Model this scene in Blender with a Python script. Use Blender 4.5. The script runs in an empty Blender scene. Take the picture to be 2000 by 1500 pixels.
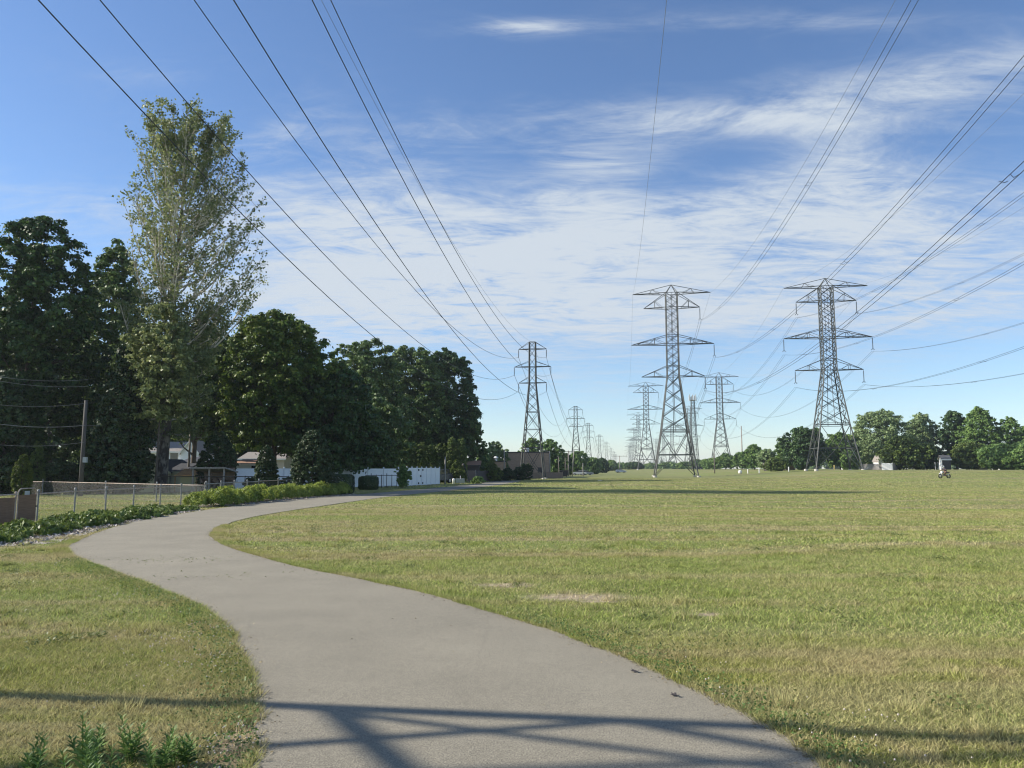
import bpy, bmesh, math, random
import numpy as np
from mathutils import Vector, Matrix

# ------------------------------------------------------------------ camera, sky, sun
SC = bpy.context.scene
COL = SC.collection
FPX = 1500.0                       # focal length of the photo in its own pixels
PITCH = math.atan(167 / FPX)
EYE = 1.7
cam = bpy.data.cameras.new("camera"); camo = bpy.data.objects.new("camera", cam); COL.objects.link(camo)
cam.sensor_width = 36; cam.lens = 27.0; cam.clip_end = 9000; cam.clip_start = 0.05
camo.location = (0, 0, EYE); camo.rotation_euler = (math.pi / 2 + PITCH, 0, 0)
SC.camera = camo

SUN_EL = math.radians(31)
SH = Vector((-0.995, 0.065, 0)).normalized()          # horizontal direction towards the sun
SUNV = Vector((SH.x * math.cos(SUN_EL), SH.y * math.cos(SUN_EL), math.sin(SUN_EL)))
sun = bpy.data.lights.new("sun", 'SUN'); sun.energy = 4.6; sun.angle = math.radians(0.53)
sun.color = (1.0, 0.92, 0.80)
suno = bpy.data.objects.new("sun", sun); COL.objects.link(suno)
suno.rotation_euler = (-SUNV).to_track_quat('-Z', 'Y').to_euler()
suno.location = (0, 0, 80)

SC.view_settings.view_transform = 'Standard'; SC.view_settings.look = 'None'
SC.view_settings.exposure = 0.80; SC.view_settings.gamma = 1.0; SC.view_settings.use_curve_mapping = False
SC.render.engine = 'CYCLES'
SC.cycles.use_denoising = True; SC.cycles.filter_width = 1.15
SC.cycles.max_bounces = 6; SC.cycles.diffuse_bounces = 3; SC.cycles.transparent_max_bounces = 12
SC.cycles.volume_bounces = 0; SC.cycles.use_adaptive_sampling = True

W = bpy.data.worlds.new("World"); SC.world = W; W.use_nodes = True
nt = W.node_tree; nt.nodes.clear(); N = nt.nodes; Lk = nt.links


def wm(op, a, b=None, c=None, clamp=False):
    n = N.new("ShaderNodeMath"); n.operation = op; n.use_clamp = clamp
    for i, v in enumerate((a, b, c)):
        if v is None: continue
        if isinstance(v, (int, float)): n.inputs[i].default_value = v
        else: Lk.new(v, n.inputs[i])
    return n.outputs[0]


out = N.new("ShaderNodeOutputWorld"); bg = N.new("ShaderNodeBackground"); Lk.new(bg.outputs[0], out.inputs[0])
sky = N.new("ShaderNodeTexSky"); sky.sky_type = 'NISHITA'; sky.sun_disc = False
sky.sun_elevation = SUN_EL; sky.sun_rotation = math.atan2(SH.x, SH.y)
sky.air_density = 1.0; sky.dust_density = 0.15; sky.ozone_density = 4.2; sky.altitude = 200
bg.inputs[1].default_value = 0.1
tc = N.new("ShaderNodeTexCoord"); sp = N.new("ShaderNodeSeparateXYZ"); Lk.new(tc.outputs['Generated'], sp.inputs[0])
X, Y, Z = sp.outputs
yy = wm('MAXIMUM', Y, 0.05)
ca = wm('DIVIDE', X, yy); cb = wm('DIVIDE', Z, yy)
# cirrus noise lives on a flat layer high above the ground
zz = wm('ADD', wm('MAXIMUM', Z, 0.0), 0.10)
u = wm('DIVIDE', X, zz); v = wm('DIVIDE', Y, zz)
cmb = N.new("ShaderNodeCombineXYZ"); Lk.new(u, cmb.inputs[0]); Lk.new(v, cmb.inputs[1])


def noise(scale, detail, rough, dist, rot, sx, sy, off=(0, 0, 0)):
    mp = N.new("ShaderNodeMapping"); Lk.new(cmb.outputs[0], mp.inputs[0])
    mp.inputs['Rotation'].default_value = (0, 0, rot); mp.inputs['Scale'].default_value = (sx, sy, 1)
    mp.inputs['Location'].default_value = off
    n = N.new("ShaderNodeTexNoise"); n.inputs['Scale'].default_value = scale; n.inputs['Detail'].default_value = detail
    n.inputs['Roughness'].default_value = rough; n.inputs['Distortion'].default_value = dist
    Lk.new(mp.outputs[0], n.inputs['Vector']); return n.outputs[0]


n1 = noise(1.9, 10, 0.66, 1.6, 0.45, 0.8, 1.9)
n2 = noise(4.2, 9, 0.68, 2.4, -0.5, 0.7, 1.7, (3.1, 1.7, 0))
n3 = noise(0.9, 6, 0.6, 1.2, 0.2, 0.8, 1.6, (7, 2, 0))
blobs = [(.36, .325, .46, .080, 0.0, 1.02), (-.06, .275, .40, .070, -.05, .78), (.58, .53, .30, .040, .16, .80),
         (.30, .475, .22, .022, -.03, .55), (.02, .606, .09, .014, 0, .95), (.35, .615, .25, .016, 0, .45),
         (-.07, .455, .13, .030, .1, .42), (.47, .40, .10, .055, -.5, .55), (.20, .215, .42, .035, 0, .62),
         (-.22, .215, .30, .06, 0, .70), (-.28, .36, .16, .05, -.5, .42), (.05, .13, .60, .07, 0, .40), (-.60, .36, .28, .030, -.1, .42),
         (-.31, .45, .06, .03, .5, .42), (.25, .40, .10, .03, .3, -.35), (.12, .42, .10, .05, .6, .35),
         (-.52, .54, .10, .02, 0, .25), (-.15, .38, .12, .06, -.8, .30), (.7, .25, .3, .05, .1, .45)]
acc = None
for a0, b0, ra, rb, ro, st in blobs:
    da = wm('SUBTRACT', ca, a0); db = wm('SUBTRACT', cb, b0)
    c_, s_ = math.cos(ro), math.sin(ro)
    p = wm('DIVIDE', wm('ADD', wm('MULTIPLY', da, c_), wm('MULTIPLY', db, s_)), ra)
    q = wm('DIVIDE', wm('SUBTRACT', wm('MULTIPLY', db, c_), wm('MULTIPLY', da, s_)), rb)
    r2 = wm('ADD', wm('MULTIPLY', p, p), wm('MULTIPLY', q, q))
    g = wm('MULTIPLY', wm('EXPONENT', wm('MULTIPLY', r2, -0.9)), st)
    acc = g if acc is None else wm('ADD', acc, g)
front = wm('MULTIPLY', acc, wm('GREATER_THAN', Y, 0.05))
back = wm('MULTIPLY', wm('LESS_THAN', Y, 0.05), 0.35)
base = wm('ADD', front, back)
nz = wm('ADD', wm('MULTIPLY', wm('SUBTRACT', n1, 0.5), 2.4), wm('MULTIPLY', wm('SUBTRACT', n2, 0.5), 1.8))
nz = wm('ADD', nz, wm('MULTIPLY', wm('SUBTRACT', n3, 0.5), 1.3))
cl = wm('ADD', wm('ADD', base, 0.00), wm('MULTIPLY', nz, wm('ADD', wm('MULTIPLY', base, 0.95), 0.22)))
mr = N.new("ShaderNodeMapRange"); mr.interpolation_type = 'SMOOTHSTEP'; Lk.new(cl, mr.inputs[0])
mr.inputs[1].default_value = -0.05; mr.inputs[2].default_value = 1.55; mr.inputs[3].default_value = 0; mr.inputs[4].default_value = 0.97
up = wm('GREATER_THAN', Z, 0.0)
cf = wm('MULTIPLY', mr.outputs[0], up)
hs = N.new("ShaderNodeHueSaturation"); hs.inputs['Saturation'].default_value = 1.03; hs.inputs['Value'].default_value = .97; hs.inputs['Hue'].default_value = .503
Lk.new(sky.outputs[0], hs.inputs['Color'])
mx = N.new("ShaderNodeMix"); mx.data_type = 'RGBA'; Lk.new(cf, mx.inputs[0]); Lk.new(hs.outputs[0], mx.inputs[6])
mx.inputs[7].default_value = (3.75, 4.15, 4.6, 1)
Lk.new(mx.outputs[2], bg.inputs[0])

# ------------------------------------------------------------------ helpers
rng = np.random.default_rng(7)


def ray(px, py):
    a = (px - 1000) / FPX; b = (750 - py) / FPX
    return a, math.cos(PITCH) - b * math.sin(PITCH), math.sin(PITCH) + b * math.cos(PITCH)


def G(px, py, z=0.0):                 # a photo pixel on the ground -> place
    r = ray(px, py); t = (z - EYE) / r[2]; return (r[0] * t, r[1] * t)


def LX(px, d):                        # sideways metres of a pixel column at distance d
    return (px - 1000) / FPX * d * 1.006


def HZ(py, d):                        # height of a pixel row at distance d
    r = ray(1000, py); return EYE + r[2] / r[1] * d


def sm(t): t = np.clip(t, 0, 1); return t * t * (3 - 2 * t)


def TZ(x, y):
    x = np.asarray(x, float); y = np.asarray(y, float)
    z = 1.62 * sm((x - 42) / 33) * sm((y - 90) / 80)
    z = z + 0.9 * sm((y - 220) / 330) * (1 - sm((x - 42) / 33) * .5)
    z = z - 0.7 * sm((-x - 22) / 12) * sm((y - 50) / 20) * (1 - sm((y - 150) / 100))
    z = z + 0.16 * np.exp(-((y - 15.5 - 0.15 * x) / 2.6) ** 2) * sm((x - 3.5) / 5)
    w = sm((x - 2 - 0.02 * y) / 8) * sm((y - 18) / 20)
    z = z + w * 0.07 * (np.sin(x * .21 + y * .09 + 1) * np.sin(y * .13 - x * .05) + .5 * np.sin(y * .31 + x * .02))
    return z


def tz(x, y): return float(TZ(x, y))


def prop(o, label=None, cat=None, group=None, kind=None):
    if label: o['label'] = label
    if cat: o['category'] = cat
    if group: o['group'] = group
    if kind: o['kind'] = kind
    return o


def npmesh(name, V, F, mat=None, parent=None, smooth=False, loc=None):
    V = np.asarray(V, np.float32); F = np.asarray(F, np.int32)
    me = bpy.data.meshes.new(name); n = len(F); k = F.shape[1]
    me.vertices.add(len(V)); me.vertices.foreach_set('co', V.ravel())
    me.loops.add(n * k); me.loops.foreach_set('vertex_index', F.ravel())
    me.polygons.add(n); me.polygons.foreach_set('loop_start', np.arange(0, n * k, k, dtype=np.int32))
    me.polygons.foreach_set('loop_total', np.full(n, k, np.int32))
    if smooth: me.polygons.foreach_set('use_smooth', np.ones(n, bool))
    me.update(calc_edges=True); me.validate()
    if mat: me.materials.append(mat)
    o = bpy.data.objects.new(name, me); COL.objects.link(o)
    if parent: o.parent = parent
    if loc is not None: o.location = loc
    return o


class MB:
    """collects beams, boxes, tubes and faces and links them as one mesh object"""
    def __init__(s): s.v = []; s.f = []

    def add(s, vs, fs):
        b = len(s.v); s.v += [tuple(p) for p in vs]; s.f += [tuple(i + b for i in q) for q in fs]; return s

    def box(s, x0, x1, y0, y1, z0, z1):
        return s.add([(x0, y0, z0), (x1, y0, z0), (x1, y1, z0), (x0, y1, z0), (x0, y0, z1), (x1, y0, z1), (x1, y1, z1), (x0, y1, z1)],
                     [(0, 3, 2, 1), (4, 5, 6, 7), (0, 1, 5, 4), (1, 2, 6, 5), (2, 3, 7, 6), (3, 0, 4, 7)])

    def tube(s, pts, rad, n=6, cap=True):
        pts = [Vector(p) for p in pts]
        if isinstance(rad, (int, float)): rad = [rad] * len(pts)
        vs = []; prev = None
        for i, p in enumerate(pts):
            d = (pts[min(i + 1, len(pts) - 1)] - pts[max(i - 1, 0)])
            d = d.normalized() if d.length > 1e-9 else Vector((0, 0, 1))
            if prev is None:
                a = d.orthogonal().normalized()
                if abs(d.z) < .9: a = d.cross(Vector((0, 0, 1))).normalized()
            else:
                a = prev - d * prev.dot(d); a = a.normalized() if a.length > 1e-6 else d.orthogonal().normalized()
            prev = a; b = d.cross(a)
            for k in range(n):
                t = 2 * math.pi * (k + .5) / n
                vs.append(p + (a * math.cos(t) + b * math.sin(t)) * rad[i])
        fs = []
        for i in range(len(pts) - 1):
            for k in range(n):
                fs.append((i * n + k, i * n + (k + 1) % n, (i + 1) * n + (k + 1) % n, (i + 1) * n + k))
        if cap: fs.append(tuple(range(n - 1, -1, -1))); fs.append(tuple((len(pts) - 1) * n + k for k in range(n)))
        return s.add(vs, fs)

    def bar(s, p, q, w): return s.tube([p, q], w * .7, 4)

    def lathe(s, prof, c=(0, 0, 0), n=16):
        vs = []; m = len(prof)
        for r, z in prof:
            for k in range(n):
                t = 2 * math.pi * k / n; vs.append((c[0] + r * math.cos(t), c[1] + r * math.sin(t), c[2] + z))
        fs = [(i * n + k, i * n + (k + 1) % n, (i + 1) * n + (k + 1) % n, (i + 1) * n + k) for i in range(m - 1) for k in range(n)]
        fs.append(tuple(range(n - 1, -1, -1))); fs.append(tuple((m - 1) * n + k for k in range(n)))
        return s.add(vs, fs)

    def prism(s, poly, axis, a, b):
        """poly: 2D points; extruded along axis 0/1/2 from a to b"""
        def mk(p, t):
            q = list(p); q.insert(axis, t); return tuple(q)
        n = len(poly)
        return s.add([mk(p, a) for p in poly] + [mk(p, b) for p in poly],
                     [tuple(range(n)), tuple(range(2 * n - 1, n - 1, -1))] + [(i, i + n, (i + 1) % n + n, (i + 1) % n) for i in range(n)])

    def build(s, name, mat, parent=None, smooth=False, bevel=0, loc=None, rz=None):
        me = bpy.data.meshes.new(name); me.from_pydata(s.v, [], s.f)
        bm = bmesh.new(); bm.from_mesh(me); bmesh.ops.recalc_face_normals(bm, faces=bm.faces); bm.to_mesh(me); bm.free()
        if smooth:
            me.polygons.foreach_set('use_smooth', np.ones(len(me.polygons), bool))
        me.materials.append(mat); me.update()
        o = bpy.data.objects.new(name, me); COL.objects.link(o)
        if parent: o.parent = parent
        if loc is not None: o.location = loc
        if rz is not None: o.rotation_euler = (0, 0, rz)
        if bevel:
            b = o.modifiers.new('bevel', 'BEVEL'); b.width = bevel; b.segments = 2; b.limit_method = 'ANGLE'
        return o


def empty(name, loc=(0, 0, 0), rz=0.0, **k):
    o = bpy.data.objects.new(name, None); COL.objects.link(o); o.location = loc; o.rotation_euler = (0, 0, rz)
    o.empty_display_size = .3
    return prop(o, k.get('label'), k.get('cat'), k.get('group'), k.get('kind'))


KIDS = {}


def kids(o): return [c for c in bpy.data.objects if c.parent == o]


def copy_tree(o, parent=None, skip=()):
    c = o.copy(); COL.objects.link(c)
    if parent: c.parent = parent
    if o not in KIDS: KIDS[o] = kids(o)
    for ch in KIDS[o]:
        if ch.name.split('.')[0] in skip: continue
        copy_tree(ch, c, skip)
    return c


# ------------------------------------------------------------------ materials
def mat(name, col, rough=.7, col2=None, scale=5.0, metal=0, bump=0, bscale=None, detail=5, spec=None, sx=(1, 1, 1), lo=.35, hi=.65, emit=None):
    m = bpy.data.materials.new(name); m.use_nodes = True; t = m.node_tree; b = t.nodes['Principled BSDF']
    b.inputs['Base Color'].default_value = (*col, 1); b.inputs['Roughness'].default_value = rough; b.inputs['Metallic'].default_value = metal
    if spec is not None: b.inputs['Specular IOR Level'].default_value = spec
    co = t.nodes.new('ShaderNodeTexCoord'); mp = t.nodes.new('ShaderNodeMapping'); mp.inputs['Scale'].default_value = sx
    t.links.new(co.outputs['Object'], mp.inputs[0])
    if col2:
        n = t.nodes.new('ShaderNodeTexNoise'); n.inputs['Scale'].default_value = scale; n.inputs['Detail'].default_value = detail
        n.inputs['Roughness'].default_value = .6
        t.links.new(mp.outputs[0], n.inputs['Vector'])
        r = t.nodes.new('ShaderNodeValToRGB'); r.color_ramp.elements[0].position = lo; r.color_ramp.elements[1].position = hi
        r.color_ramp.elements[0].color = (*col, 1); r.color_ramp.elements[1].color = (*col2, 1)
        t.links.new(n.outputs[0], r.inputs[0]); t.links.new(r.outputs[0], b.inputs['Base Color'])
    if bump:
        n = t.nodes.new('ShaderNodeTexNoise'); n.inputs['Scale'].default_value = bscale or scale * 3; n.inputs['Detail'].default_value = 4
        t.links.new(mp.outputs[0], n.inputs['Vector'])
        bp = t.nodes.new('ShaderNodeBump'); bp.inputs['Strength'].default_value = bump; bp.inputs['Distance'].default_value = .02
        t.links.new(n.outputs[0], bp.inputs['Height']); t.links.new(bp.outputs[0], b.inputs['Normal'])
    return m


def brickmat(name, c1, c2, mortar, scale=1.0, bw=.2, bh=.07, ms=.01):
    m = mat(name, c1, .9); t = m.node_tree; b = t.nodes['Principled BSDF']
    co = t.nodes.new('ShaderNodeTexCoord'); mp = t.nodes.new('ShaderNodeMapping'); t.links.new(co.outputs['Object'], mp.inputs[0])
    mp.inputs['Rotation'].default_value = (math.pi / 2, 0, 0)
    br = t.nodes.new('ShaderNodeTexBrick'); t.links.new(mp.outputs[0], br.inputs[0])
    br.inputs['Color1'].default_value = (*c1, 1); br.inputs['Color2'].default_value = (*c2, 1); br.inputs['Mortar'].default_value = (*mortar, 1)
    br.inputs['Scale'].default_value = scale; br.inputs['Mortar Size'].default_value = ms
    br.inputs['Brick Width'].default_value = bw; br.inputs['Row Height'].default_value = bh
    t.links.new(br.outputs[0], b.inputs['Base Color']); return m


def leafmat(name, c1, c2, c3=None, trans=.28, patch=.5, rough=.55):
    """leaves: leaf to leaf variation and slow variation through the crown, with light coming through"""
    m = bpy.data.materials.new(name); m.use_nodes = True; t = m.node_tree; t.nodes.clear(); n = t.nodes
    o = n.new('ShaderNodeOutputMaterial'); g = n.new('ShaderNodeNewGeometry'); co = n.new('ShaderNodeTexCoord')
    no = n.new('ShaderNodeTexNoise'); no.inputs['Scale'].default_value = patch; no.inputs['Detail'].default_value = 4
    t.links.new(co.outputs['Object'], no.inputs['Vector'])
    ad = n.new('ShaderNodeMath'); ad.operation = 'MULTIPLY_ADD'; ad.inputs[1].default_value = .45
    t.links.new(g.outputs['Random Per Island'], ad.inputs[0]); t.links.new(no.outputs[0], ad.inputs[2])
    r = n.new('ShaderNodeValToRGB'); r.color_ramp.elements[0].position = .45; r.color_ramp.elements[1].position = .95
    r.color_ramp.elements[0].color = (*c1, 1); r.color_ramp.elements[1].color = (*c2, 1)
    if c3: e = r.color_ramp.elements.new(1.0); r.color_ramp.elements[1].position = .8; e.color = (*c3, 1)
    t.links.new(ad.outputs[0], r.inputs[0])
    p = n.new('ShaderNodeBsdfPrincipled'); p.inputs['Roughness'].default_value = rough; p.inputs['Specular IOR Level'].default_value = .35
    t.links.new(r.outputs[0], p.inputs['Base Color'])
    tr = n.new('ShaderNodeBsdfTranslucent'); hs = n.new('ShaderNodeHueSaturation'); hs.inputs['Hue'].default_value = .485; hs.inputs['Value'].default_value = 1.25
    t.links.new(r.outputs[0], hs.inputs['Color']); t.links.new(hs.outputs[0], tr.inputs[0])
    mx = n.new('ShaderNodeMixShader'); mx.inputs[0].default_value = trans
    t.links.new(p.outputs[0], mx.inputs[1]); t.links.new(tr.outputs[0], mx.inputs[2]); t.links.new(mx.outputs[0], o.inputs[0])
    return m


def grass_color(t, coord, dark=1.0):
    dark *= 1.50
    """shared patch colours of the turf, in world metres; returns a colour socket"""
    n = t.nodes
    def nz(s, d, ro=.55, dist=0, sc=(1, 1, 1), off=(0, 0, 0)):
        mp = n.new('ShaderNodeMapping'); mp.inputs['Scale'].default_value = sc; mp.inputs['Location'].default_value = off
        mp.inputs['Rotation'].default_value = (0, 0, .14)
        t.links.new(coord, mp.inputs[0])
        x = n.new('ShaderNodeTexNoise'); x.inputs['Scale'].default_value = s; x.inputs['Detail'].default_value = d
        x.inputs['Roughness'].default_value = ro; x.inputs['Distortion'].default_value = dist
        t.links.new(mp.outputs[0], x.inputs['Vector']); return x.outputs[0]
    def ramp(f, stops):
        r = n.new('ShaderNodeValToRGB'); e = r.color_ramp.elements
        while len(e) < len(stops): e.new(.5)
        for i, (p, c) in enumerate(stops): e[i].position = p; e[i].color = (*[k * dark for k in c], 1)
        t.links.new(f, r.inputs[0]); return r.outputs[0]
    def mix(f, a, b):
        x = n.new('ShaderNodeMix'); x.data_type = 'RGBA'; t.links.new(f, x.inputs[0]); t.links.new(a, x.inputs[6]); t.links.new(b, x.inputs[7]); return x.outputs[2]
    def fac(f, lo, hi, top=1.0):
        x = n.new('ShaderNodeMapRange'); x.interpolation_type = 'SMOOTHSTEP'; t.links.new(f, x.inputs[0])
        x.inputs[1].default_value = lo; x.inputs[2].default_value = hi; x.inputs[4].default_value = top; return x.outputs[0]
    big = ramp(nz(.16, 6, .6, .6), [(.30, (.092, .128, .028)), (.46, (.150, .172, .040)), (.60, (.185, .190, .052)), (.78, (.225, .205, .080))])
    mid = ramp(nz(1.1, 6, .65, .5, off=(5, 3, 0)), [(.30, (.085, .130, .028)), (.55, (.165, .180, .050)), (.75, (.240, .220, .105))])
    c = mix(fac(nz(.5, 3, off=(2, 9, 0)), .35, .65, .6), big, mid)
    dry = ramp(nz(14, 3, .6), [(.35, (.200, .172, .075)), (.65, (.290, .250, .125))])
    c = mix(fac(nz(.42, 8, .74, 1.4, off=(11, 4, 0)), .45, .62, .85), c, dry)
    sy = n.new('ShaderNodeSeparateXYZ'); t.links.new(coord, sy.inputs[0])
    wd = ramp(nz(5, 4), [(.3, (.055, .100, .032)), (.7, (.095, .145, .045))]); c = mix(fac(nz(1.9, 6, .7, .8, off=(6, 1, 2)), .60, .70, .75), c, wd)
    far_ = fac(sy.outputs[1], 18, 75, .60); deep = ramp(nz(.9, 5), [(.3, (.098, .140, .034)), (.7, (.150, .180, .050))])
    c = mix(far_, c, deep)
    s2 = nz(1.0, 3, .6, .3, sc=(.035, 1.1, 1), off=(3, 8, 0)); straw_ = ramp(nz(3, 3), [(.3, (.20, .185, .080)), (.7, (.26, .235, .115))])
    c = mix(fac(s2, .47, .57, .9), c, straw_)
    # mowing: faint long stripes
    st = nz(1.0, 2, .5, .2, sc=(.02, .42, 1), off=(1, 2, 0))
    lush = ramp(nz(6, 3), [(.3, (.110, .160, .035)), (.7, (.175, .215, .052))])
    c = mix(fac(st, .46, .58, .75), c, lush)
    # worn bare spots at their own places in the turf
    wob = nz(2.6, 8, .8, 1.2, off=(4, 4, 4)); tot = None
    for bx, by, ra, rb in BARE:
        mp = n.new('ShaderNodeMapping'); mp.vector_type = 'TEXTURE'; mp.inputs['Location'].default_value = (bx, by, 0); mp.inputs['Scale'].default_value = (ra, rb, 1000)
        t.links.new(coord, mp.inputs[0]); ln = n.new('ShaderNodeVectorMath'); ln.operation = 'LENGTH'; t.links.new(mp.outputs[0], ln.inputs[0])
        v_ = n.new('ShaderNodeMath'); v_.operation = 'MULTIPLY_ADD'; v_.inputs[1].default_value = 2.6; t.links.new(wob, v_.inputs[0]); t.links.new(ln.outputs['Value'], v_.inputs[2])
        f_ = fac(v_.outputs[0], 2.55, 1.65, .8)
        if tot is None: tot = f_
        else: x_ = n.new('ShaderNodeMath'); x_.operation = 'MAXIMUM'; t.links.new(tot, x_.inputs[0]); t.links.new(f_, x_.inputs[1]); tot = x_.outputs[0]
    sand = ramp(nz(16, 4, .7), [(.3, (.26, .20, .13)), (.7, (.42, .355, .25))])
    c = mix(tot, c, sand); hv = n.new('ShaderNodeHueSaturation'); hv.inputs['Saturation'].default_value = .95; hv.inputs['Hue'].default_value = .490; t.links.new(c, hv.inputs['Color']); return hv.outputs[0]


BARE = [(.95, 10.55, .80, .36), (1.1, 10.2, .3, .12), (-.1, 11.6, .55, .26), (2.3, 9.3, .4, .12), (-1.70, 5.05, .14, .42), (-1.62, 4.55, .1, .2)]


def grassmat(name, ground):
    m = bpy.data.materials.new(name); m.use_nodes = True; t = m.node_tree; b = t.nodes['Principled BSDF']
    g = t.nodes.new('ShaderNodeNewGeometry')
    c = grass_color(t, g.outputs['Position'], .78 if ground else 1.08)
    b.inputs['Roughness'].default_value = .85; b.inputs['Specular IOR Level'].default_value = .2
    hs = t.nodes.new('ShaderNodeHueSaturation'); t.links.new(c, hs.inputs['Color'])
    if ground:
        no = t.nodes.new('ShaderNodeTexNoise'); no.inputs['Scale'].default_value = 9; no.inputs['Detail'].default_value = 8; no.inputs['Roughness'].default_value = .75
        t.links.new(g.outputs['Position'], no.inputs['Vector'])
        mr_ = t.nodes.new('ShaderNodeMapRange'); t.links.new(no.outputs[0], mr_.inputs[0])
        mr_.inputs[1].default_value = .3; mr_.inputs[2].default_value = .7; mr_.inputs[3].default_value = .62; mr_.inputs[4].default_value = 1.3
        t.links.new(mr_.outputs[0], hs.inputs['Value'])
        bp = t.nodes.new('ShaderNodeBump'); bp.inputs['Strength'].default_value = .8; bp.inputs['Distance'].default_value = .05
        t.links.new(no.outputs[0], bp.inputs['Height']); t.links.new(bp.outputs[0], b.inputs['Normal'])
        t.links.new(hs.outputs[0], b.inputs['Base Color'])
    else:
        r = t.nodes.new('ShaderNodeMapRange'); t.links.new(g.outputs['Random Per Island'], r.inputs[0])
        r.inputs[3].default_value = .42; r.inputs[4].default_value = 1.85; t.links.new(r.outputs[0], hs.inputs['Value'])
        wn = t.nodes.new('ShaderNodeTexWhiteNoise'); wn.noise_dimensions = '1D'; t.links.new(g.outputs['Random Per Island'], wn.inputs['W'])
        st = t.nodes.new('ShaderNodeMapRange'); t.links.new(wn.outputs[0], st.inputs[0])
        pn = t.nodes.new('ShaderNodeTexNoise'); pn.inputs['Scale'].default_value = .55; pn.inputs['Detail'].default_value = 6; pn.inputs['Roughness'].default_value = .7; t.links.new(g.outputs['Position'], pn.inputs['Vector'])
        pm = t.nodes.new('ShaderNodeMapRange'); t.links.new(pn.outputs[0], pm.inputs[0]); pm.inputs[1].default_value = .38; pm.inputs[2].default_value = .68; pm.inputs[3].default_value = .93; pm.inputs[4].default_value = .42
        t.links.new(pm.outputs[0], st.inputs[1]); pa = t.nodes.new('ShaderNodeMath'); pa.inputs[1].default_value = .06; t.links.new(pm.outputs[0], pa.inputs[0]); t.links.new(pa.outputs[0], st.inputs[2])
        mx_ = t.nodes.new('ShaderNodeMix'); mx_.data_type = 'RGBA'; t.links.new(st.outputs[0], mx_.inputs[0]); t.links.new(hs.outputs[0], mx_.inputs[6])
        mx_.inputs[7].default_value = (.50, .45, .22, 1)
        t.links.new(mx_.outputs[2], b.inputs['Base Color'])
        o = t.nodes['Material Output']; tr = t.nodes.new('ShaderNodeBsdfTranslucent'); t.links.new(mx_.outputs[2], tr.inputs[0])
        ms = t.nodes.new('ShaderNodeMixShader'); ms.inputs[0].default_value = .3
        t.links.new(b.outputs[0], ms.inputs[1]); t.links.new(tr.outputs[0], ms.inputs[2]); t.links.new(ms.outputs[0], o.inputs[0])
    return m


M = {}
M['ground'] = grassmat('turf', True); M['blade'] = grassmat('grass_blade', False)
M['steel'] = mat('weathered_steel', (.030, .036, .034), .65, (.065, .072, .068), 1.2, metal=0)
M['steel_far'] = M['steel']
M['insul'] = mat('insulator_glass', (.05, .055, .06), .3, (.08, .085, .09), 4)
M['wire'] = mat('wire', (.03, .032, .035), .5, metal=.3)
M['wire_grey'] = mat('wire_grey', (.16, .17, .18), .5, metal=.4)
M['concrete'] = mat('concrete', (.42, .40, .36), .9, (.55, .52, .47), 6, bump=.3)
M['bark'] = mat('bark', (.055, .045, .035), .95, (.12, .10, .08), 4, bump=.8, bscale=10, sx=(1, 1, .25))
M['bark_pale'] = mat('pale_bark', (.30, .27, .22), .85, (.62, .58, .50), 2.0, bump=.3, sx=(1, 1, .35), lo=.42, hi=.55)
M['bark_syc'] = mat('mottled_bark', (.075, .062, .048), .9, (.30, .27, .22), 2.6, bump=.6, sx=(1, 1, .5), lo=.48, hi=.62)
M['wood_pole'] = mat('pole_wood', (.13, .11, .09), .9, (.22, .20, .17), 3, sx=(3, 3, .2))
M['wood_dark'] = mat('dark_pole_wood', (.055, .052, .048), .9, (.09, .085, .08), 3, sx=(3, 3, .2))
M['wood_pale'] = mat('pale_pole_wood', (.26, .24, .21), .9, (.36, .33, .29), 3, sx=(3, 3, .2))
M['vinyl'] = mat('white_vinyl', (.78, .80, .82), .45, (.70, .73, .76), 1.2)
M['galv'] = mat('galvanised', (.20, .20, .20), .65, (.29, .29, .285), 8, metal=.2)
M['rust'] = mat('rusty_pipe', (.30, .22, .17), .8, (.46, .40, .34), 9)
M['screen'] = mat('brown_screen', (.17, .098, .060), .9, (.235, .145, .09), 6, sx=(.3, .3, 6), bump=.4)
M['screen_dark'] = mat('dark_screen', (.035, .035, .04), .9, (.05, .05, .052), 4)
M['black_metal'] = mat('black_metal', (.012, .012, .014), .45)
M['white_siding'] = mat('white_siding', (.80, .82, .86), .7, (.74, .77, .82), .6, sx=(.3, .3, 8))
M['olive_siding'] = mat('olive_siding', (.30, .33, .29), .8, (.36, .39, .34), .8, sx=(.3, .3, 8))
M['shingle'] = mat('grey_shingle', (.20, .18, .16), .95, (.27, .245, .22), 8, bump=.4)
M['shingle_dark'] = mat('dark_shingle', (.03, .034, .045), .9, (.05, .055, .065), 8)
M['shingle_brown'] = mat('brown_shingle', (.27, .155, .10), .95, (.34, .20, .13), 8, bump=.4)
M['copper'] = mat('rusty_metal_roof', (.42, .20, .09), .6, (.55, .36, .15), 3, metal=.2, sx=(1, 1, 1))
M['plank'] = mat('old_plank', (.16, .115, .085), .9, (.27, .20, .15), 5, sx=(.4, .4, 9))
M['greywood'] = mat('grey_fence_wood', (.22, .20, .18), .9, (.34, .31, .28), 4, sx=(9, 1, .5))
M['darkwood'] = mat('dark_fence_wood', (.05, .045, .045), .9, (.10, .085, .075), 4, sx=(9, 1, .5))
M['brick'] = brickmat('tan_brick', (.34, .23, .165), (.42, .29, .21), (.36, .32, .27), 1.0, .42, .16, .014)
M['trim'] = mat('dark_trim', (.07, .06, .055), .7)
M['glass'] = mat('window_glass', (.03, .035, .04), .08, spec=.8)
M['white'] = mat('white_paint', (.78, .78, .76), .5, (.70, .70, .68), 3)
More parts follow.
